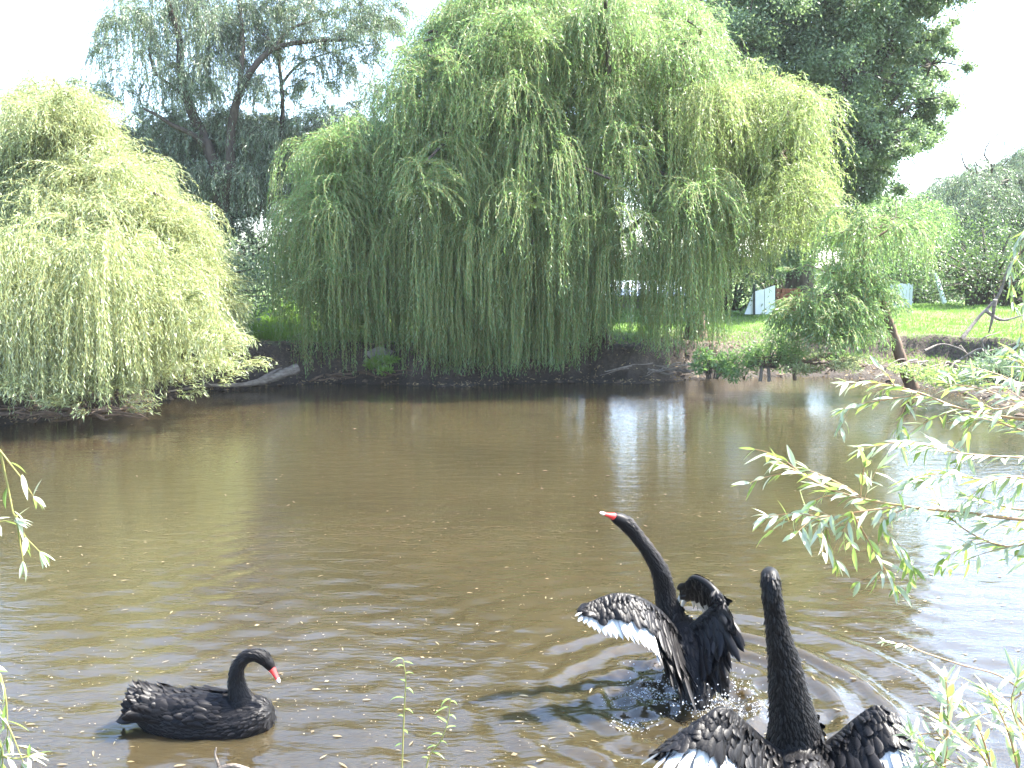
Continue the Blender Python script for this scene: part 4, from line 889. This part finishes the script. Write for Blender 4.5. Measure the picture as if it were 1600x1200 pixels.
while cnt < 170:
    px, py = rng.uniform(-10, 1610), 700+500*rng.random()**.8
    g = G(px, py)
    if any(np.hypot(*(g[:2]-s_)) < .3 for s_ in sx_): continue
    o = bpy.data.objects.new('floating_leaf', leafmeshes[cnt % 6]); COL.objects.link(o)
    L_ = rng.uniform(.025, .06); o.location = (g[0], g[1], wz(g[0], g[1])+.0045); o.scale = (L_,)*3; o.rotation_euler = (rng.normal()*.05, rng.normal()*.05, rng.normal()*.8)
    tag(o, 'narrow pale fallen willow leaf floating flat on the brown pond', 'leaf', 'willow leaves floating on the pond'); cnt += 1
n = 5200; px = rng.uniform(-20, 1620, n); py = 615+585*rng.random(n)**1.25; g = np.array([G(a, b) for a, b in zip(px, py)])
d = sdist(g[:, 0], g[:, 1]); k = (d < -.05); cl = wob(g[:, 0]*1.3+g[:, 1]*.5, g[:, 1]*2.2)+rng.normal(size=n)*.35 > -.05; g = g[k & cl]; n = len(g)
zz = waves(g[:, 0], g[:, 1])*np.clip((9-g[:, 1])/3, 0, 1)*np.clip((4.5-np.abs(g[:, 0]))/1.2, 0, 1)
th = rng.random(n)*6.28; ax = np.stack([np.cos(th), np.sin(th)*.7, 0*th], -1); sd2 = np.stack([-ax[:, 1], ax[:, 0], 0*th], -1)
Lr = rng.uniform(.004, .013, n)*(1+g[:, 1]/14)*np.where(rng.random(n) < .12, 2.2, 1); Wr = Lr*rng.uniform(.2, .9, n); c = np.stack([g[:, 0], g[:, 1], zz+.004], -1)
V = np.stack([c-ax*Lr[:, None]/2, c+sd2*Wr[:, None]/2+[0, 0, .002], c+ax*Lr[:, None]/2, c-sd2*Wr[:, None]/2+[0, 0, .002]], 1)
mb = MB(); mb.add(V, np.arange(4*n).reshape(n, 4)[:, ::-1], 0, rng.random(n)); 
tag(mb.build('floating_specks', leaf_mat('pale_fluff', (.11, .088, .05), (.24, .20, .13), (.18, .15, .10), (.16, .13, .08), .1, .8, .2)), 'pale seed fluff and tiny debris drifting on the pond', 'debris', kind='stuff')

# ------------------------------------------------------------------ foreground willow sprays
def spray(mb, tm, path, Yv, r0, leaf_L=.085, leaf_W=.015, sp=.030, start=0.0, side=0, droop=.25, tint=None, reps=2, subs=0):
    """a twig through measured positions, with leaves alternating along it"""
    q = np.array([P(a, b, y_) for (a, b), y_ in zip(path, Yv)]); L_ = np.linalg.norm(np.diff(q, axis=0), axis=1).sum(); n = max(int(L_/sp), 4)
    c = crv(q, n); tube(tm, c, np.linspace(r0, r0*.3, n), 7, n=None)
    T = nrm(np.gradient(c, axis=0)); k = np.arange(n) >= int(start*n)
    c2, T2 = c[k], T[k]; m_ = len(c2)
    for rep in range(reps):
        a = rng.normal(size=(m_, 3))*.6+np.array([0, 0, -.1]); s_ = nrm(np.cross(T2, np.array([0, 0, 1.]))+.4*a)*np.where((np.arange(m_)+rep) % 2, 1, -1)[:, None]
        ax = nrm(T2*.9+s_*(.55+.3*rng.random((m_, 1)))+np.array([0, 0, -droop])*(.4+rng.random((m_, 1)))+rng.normal(size=(m_, 3))*.15)
        up = nrm(np.array([0, 0, 1.])+rng.normal(size=(m_, 3))*.45)
        near_leaves(mb, c2+rng.normal(size=(m_, 3))*.002, ax, up, leaf_L*(.55+.6*rng.random(m_)), leaf_W*(.75+.5*rng.random(m_)), 0, tint)
    for _ in range(subs):
        i = rng.integers(int(n*.05), max(int(n*.9), 2)); d_ = nrm(T[i]*.9+rng.normal(size=3)*np.array([.6, .6, .55])+np.array([0, 0, -.15])); l_ = rng.uniform(.06, .16)
        pp = c[i]+d_*np.linspace(0, l_, 8)[:, None]+np.array([0, 0, -1.])*(np.linspace(0, 1, 8)**2*l_*.3)[:, None]; tube(tm, pp, np.linspace(r0*.4, r0*.15, 8), 5)
        m2 = int(l_/.014); jj = rng.integers(1, 8, m2); t2 = nrm(np.gradient(pp, axis=0))[jj]
        near_leaves(mb, pp[jj], nrm(t2+rng.normal(size=(m2, 3))*.55+np.array([0, 0, -.2])), nrm(np.array([0, 0, 1.])+rng.normal(size=(m2, 3))*.5), leaf_L*(.45+.7*rng.random(m2)), leaf_W*(.7+.5*rng.random(m2)), 0, tint)
    # tip bunch
    e = c[-1]; tt = T[-1]; near_leaves(mb, np.repeat(e[None], 4, 0), nrm(tt+rng.normal(size=(4, 3))*.35), np.tile([0, 0, 1.], (4, 1)), leaf_L*.7, leaf_W*.7, 0)
    return c
rt = root('willow_tree', (3.4, 1.6, .55), 'near willow whose leafy sprays reach in from the right edge over the water', 'tree')
tm = MB(); tube(tm, [(3.4, 1.6, .2), (3.35, 1.65, 1.0), (3.2, 1.8, 1.9), (3.3, 1.7, 2.6)], [.11, .09, .07, .05], 12, n=16, rough=.05); tm.build('trunk', M['bark'], rt, smooth=True)
groups = [  # (path, Y list, r0)
 # upper spray reaching to (1315,600)
 [([(1700, 655), (1600, 655), (1500, 638), (1440, 615), (1380, 600), (1325, 598)], [2.2, 2.3, 2.4, 2.45, 2.5, 2.5], .006), ([(1440, 617), (1400, 622), (1350, 630), (1318, 638)], [2.45, 2.45, 2.5, 2.5], .003),
  ([(1650, 590), (1600, 600), (1560, 585), (1525, 575)], [2.3]*4, .004), ([(1620, 640), (1570, 620), (1520, 605), (1480, 600)], [2.3, 2.3, 2.35, 2.4], .004), ([(1640, 690), (1590, 670), (1540, 655), (1505, 652)], [2.3]*4, .004),
  ([(1640, 610), (1600, 570), (1570, 560)], [2.4]*3, .003), ([(1530, 645), (1515, 665), (1505, 700)], [2.4]*3, .002), ([(1425, 612), (1412, 640), (1403, 668)], [2.45]*3, .002), ([(1660, 640), (1610, 628), (1560, 640), (1530, 628)], [2.2]*4, .004)],
 # long middle spray reaching to (1200,715)
 [([(1720, 815), (1600, 812), (1500, 800), (1420, 792), (1350, 780), (1300, 765), (1255, 742), (1215, 720)], [1.9, 1.95, 2, 2, 2.05, 2.05, 2.1, 2.1], .006), ([(1400, 792), (1340, 800), (1290, 808), (1245, 802), (1200, 806)], [2, 2.0, 2.05, 2.05, 2.05], .003),
  ([(1330, 800), (1360, 850), (1380, 885), (1400, 915)], [2]*4, .003), ([(1300, 806), (1290, 835), (1305, 875)], [2.02]*3, .0022), ([(1420, 792), (1380, 815), (1400, 850), (1425, 885)], [1.98]*4, .0022), ([(1350, 782), (1330, 765), (1290, 745), (1265, 735)], [2.05]*4, .0025)],
 # arching spray on the right
 [([(1700, 790), (1600, 850), (1550, 848), (1500, 822), (1465, 785), (1450, 755)], [1.9, 1.95, 2, 2, 2.05, 2.1], .004), ([(1640, 760), (1590, 745), (1540, 750), (1480, 740), (1430, 745)], [2.0]*5, .0035), ([(1650, 720), (1600, 715), (1540, 712), (1480, 705), (1420, 690), (1350, 700)], [2.15]*6, .0035), ([(1620, 800), (1560, 790), (1510, 775)], [2.0]*3, .003), ([(1640, 840), (1590, 825), (1545, 818)], [2]*3, .003)],
]
for g in groups:
    mb = MB(); tb = MB()
    for i, (pth, Yv, r0) in enumerate(g):
        spray(mb, tb, pth, Yv, r0*.8, .064, .0115, .025, start=.0 if i else .1, subs=1 if len(pth) < 5 else 5)
    q = P(*g[0][0][0], g[0][1][0]); limb(tb, (3.25, 1.75, 2.0 if q[2] > 1.5 else 1.6), q, .02, .007, .1, jit=.02)
    br = tb.build('branch', M['twig_red'], rt, smooth=True); mb.build('leaves', M['near'], br)
# overhanging far-right strands (upper right edge)
mb = MB(); tb = MB()
for pth in ([(1620, 350), (1590, 375), (1580, 430), (1585, 480)], [(1630, 360), (1600, 370), (1592, 410)], [(1640, 380), (1605, 420), (1600, 480), (1590, 560)], [(1650, 500), (1610, 520), (1598, 580)]):
    spray(mb, tb, pth, [3.6]*len(pth), .003, .07, .011, .022)
limb(tb, (3.25, 1.75, 2.3), P(1640, 370, 3.6), .02, .006, .1, jit=.02)
br = tb.build('branch', M['twig_red'], rt, smooth=True); mb.build('leaves', M['near'], br)
# bottom right willow bush
rt = root('willow_bush', (1.62, 1.9, .1), 'leafy young willow bush filling the bottom right corner', 'bush')
mb = MB(); tb = MB()
for pth, r_ in [([(1470, 1290), (1475, 1200), (1482, 1120), (1478, 1065)], .006), ([(1560, 1300), (1550, 1210), (1530, 1140), (1500, 1100)], .004), ([(1600, 1290), (1590, 1200), (1570, 1130), (1545, 1085)], .004),
               ([(1660, 1250), (1620, 1170), (1590, 1120), (1560, 1100)], .004), ([(1540, 1290), (1500, 1230), (1450, 1180), (1425, 1150)], .003), ([(1580, 1290), (1540, 1190), (1510, 1160), (1470, 1130)], .003), ([(1650, 1290), (1620, 1210), (1600, 1160)], .003), ([(1600, 1300), (1560, 1230), (1510, 1200), (1460, 1180)], .003), ([(1500, 1290), (1470, 1240), (1440, 1200)], .003), ([(1640, 1180), (1600, 1150), (1580, 1100), (1590, 1060)], .003)]:
    spray(mb, tb, pth, [1.75+rng.uniform(-.15, .15)]*len(pth), r_*.85, .066, .0115, .023, droop=0, subs=1)
tb.build('stem', M['twig_red'], rt, smooth=True); mb.build('leaves', M['near'], rt)
rt = root('willow_shoot', P(1590, 1120, 2.6), 'single thin reddish shoot with a tuft of leaves above the ripples at lower right', 'shoot')
mb = MB(); tb = MB(); q = [(1650, 1180), (1583, 1105), (1595, 1082), (1560, 1055), (1500, 1038), (1440, 1018), (1420, 1008)]
c = np.array([P(a, b, 2.5) for a, b in q]); tube(tb, crv(c, 40), np.linspace(.004, .0015, 40), 6)
spray(mb, tb, [(1430, 1013), (1400, 1005), (1385, 1003)], [2.5]*3, .0015, .035, .01, .012); 
tb.build('stem', M['twig_red'], rt, smooth=True); mb.build('leaves', M['near'], rt)
# left edge strands, hanging from a willow out of frame
rt = root('willow_tree', (-2.6, 1.4, .5), 'near willow at the left edge of which only thin hanging strands show', 'tree')
tm = MB(); tube(tm, [(-2.6, 1.4, .2), (-2.55, 1.45, 1.4), (-2.5, 1.5, 2.6), (-2.4, 1.6, 3.2)], [.10, .08, .06, .03], 12, n=14, rough=.05); tm.build('trunk', M['bark'], rt, smooth=True)
for grp, Yv in (([[(-60, 620), (0, 705), (25, 735), (52, 775)], [(0, 705), (12, 760), (20, 800), (40, 840), (62, 862)], [(25, 805), (30, 840), (36, 876)], [(-20, 820), (0, 815), (22, 812)]], 1.9), ([[(-30, 1020), (0, 1055), (10, 1100), (12, 1150)], [(-20, 1080), (5, 1120), (20, 1150), (36, 1190)], [(-30, 1100), (0, 1160), (5, 1210)], [(0, 1180), (20, 1186), (45, 1182)]], 1.6)):
    mb = MB(); tb = MB()
    for i, pth in enumerate(grp): spray(mb, tb, pth, [Yv]*len(pth), .0028, .06, .010, .05 if Yv > 1.7 else .026, start=.15, droop=.3, reps=1)
    q = P(*grp[0][0], Yv); limb(tb, (-2.45, 1.55, 2.6), q, .015, .003, .15, jit=.02)
    br = tb.build('branch', M['twig'], rt, smooth=True); mb.build('leaves', M['near'], br)
# thin weeds in front
for (pth, lab) in [([(628, 1215), (630, 1150), (632, 1100), (634, 1060), (630, 1030)], 'tall thin green shoot with curled leaves rising at the bottom centre'), ([(665, 1215), (672, 1180), (690, 1155), (700, 1125), (704, 1092)], 'second thin green shoot, leaning right of the tall one at the bottom')]:
    rt = root('weed_stem', P(pth[0][0], pth[0][1]+90, 1.8), lab, 'plant'); mb = MB(); tb = MB()
    pth = [(pth[0][0], pth[0][1]+80)]+pth; c = np.array([P(a, b, 1.8) for a, b in pth]); c = crv(c, 40); tube(tb, c, np.linspace(.0022, .0008, 40), 6)
    k = np.array([14, 17, 20, 22, 25, 28, 30, 33, 36, 38, 39]); m_ = len(k); ax = nrm(np.stack([np.where(np.arange(m_) % 2, 1, -.7), rng.normal(size=m_)*.4, .2+rng.random(m_)*.3], -1)); near_leaves(mb, c[k], ax, np.tile([0, 0, 1.], (m_, 1)), rng.uniform(.018, .04, m_), .006, 0, .8, curl=.5)
    tb.build('stem', M['twig'], rt, smooth=True); mb.build('leaves', M['weed'], rt)
mb = MB(); tube(mb, [P(350, 1260, 1.9), P(342, 1200, 1.9), P(336, 1180, 1.9), P(338, 1168, 1.9)], [.004, .004, .003, .0015], 6, n=12); tube(mb, [P(342, 1200, 1.9), P(365, 1196, 1.9), P(390, 1202, 1.9)], [.004, .005, .003], 6, n=10); tube(mb, [P(350, 1230, 1.9), P(380, 1205, 1.9), P(386, 1198, 1.9)], [.003, .003, .001], 6, n=8)
tag(mb.build('dry_twig', M['drift']), 'pale dry twig poking up at the bottom edge below the floating swan', 'twig')


# thin scattering volume added to imitate lens veil over the distant trees
mb = MB(); box(mb, (0, 505, 14), (1700, 1370, 32))
hm = bpy.data.materials.new('lens_veil'); hm.use_nodes = True; t = hm.node_tree; t.nodes.clear(); o_ = t.nodes.new('ShaderNodeOutputMaterial')
pv = t.nodes.new('ShaderNodeVolumePrincipled'); pv.inputs['Color'].default_value = (.92, .95, 1, 1); pv.inputs['Density'].default_value = .0004
t.links.new(pv.outputs[0], o_.inputs['Volume'])
tag(mb.build('lens_veil', hm), kind='stuff')
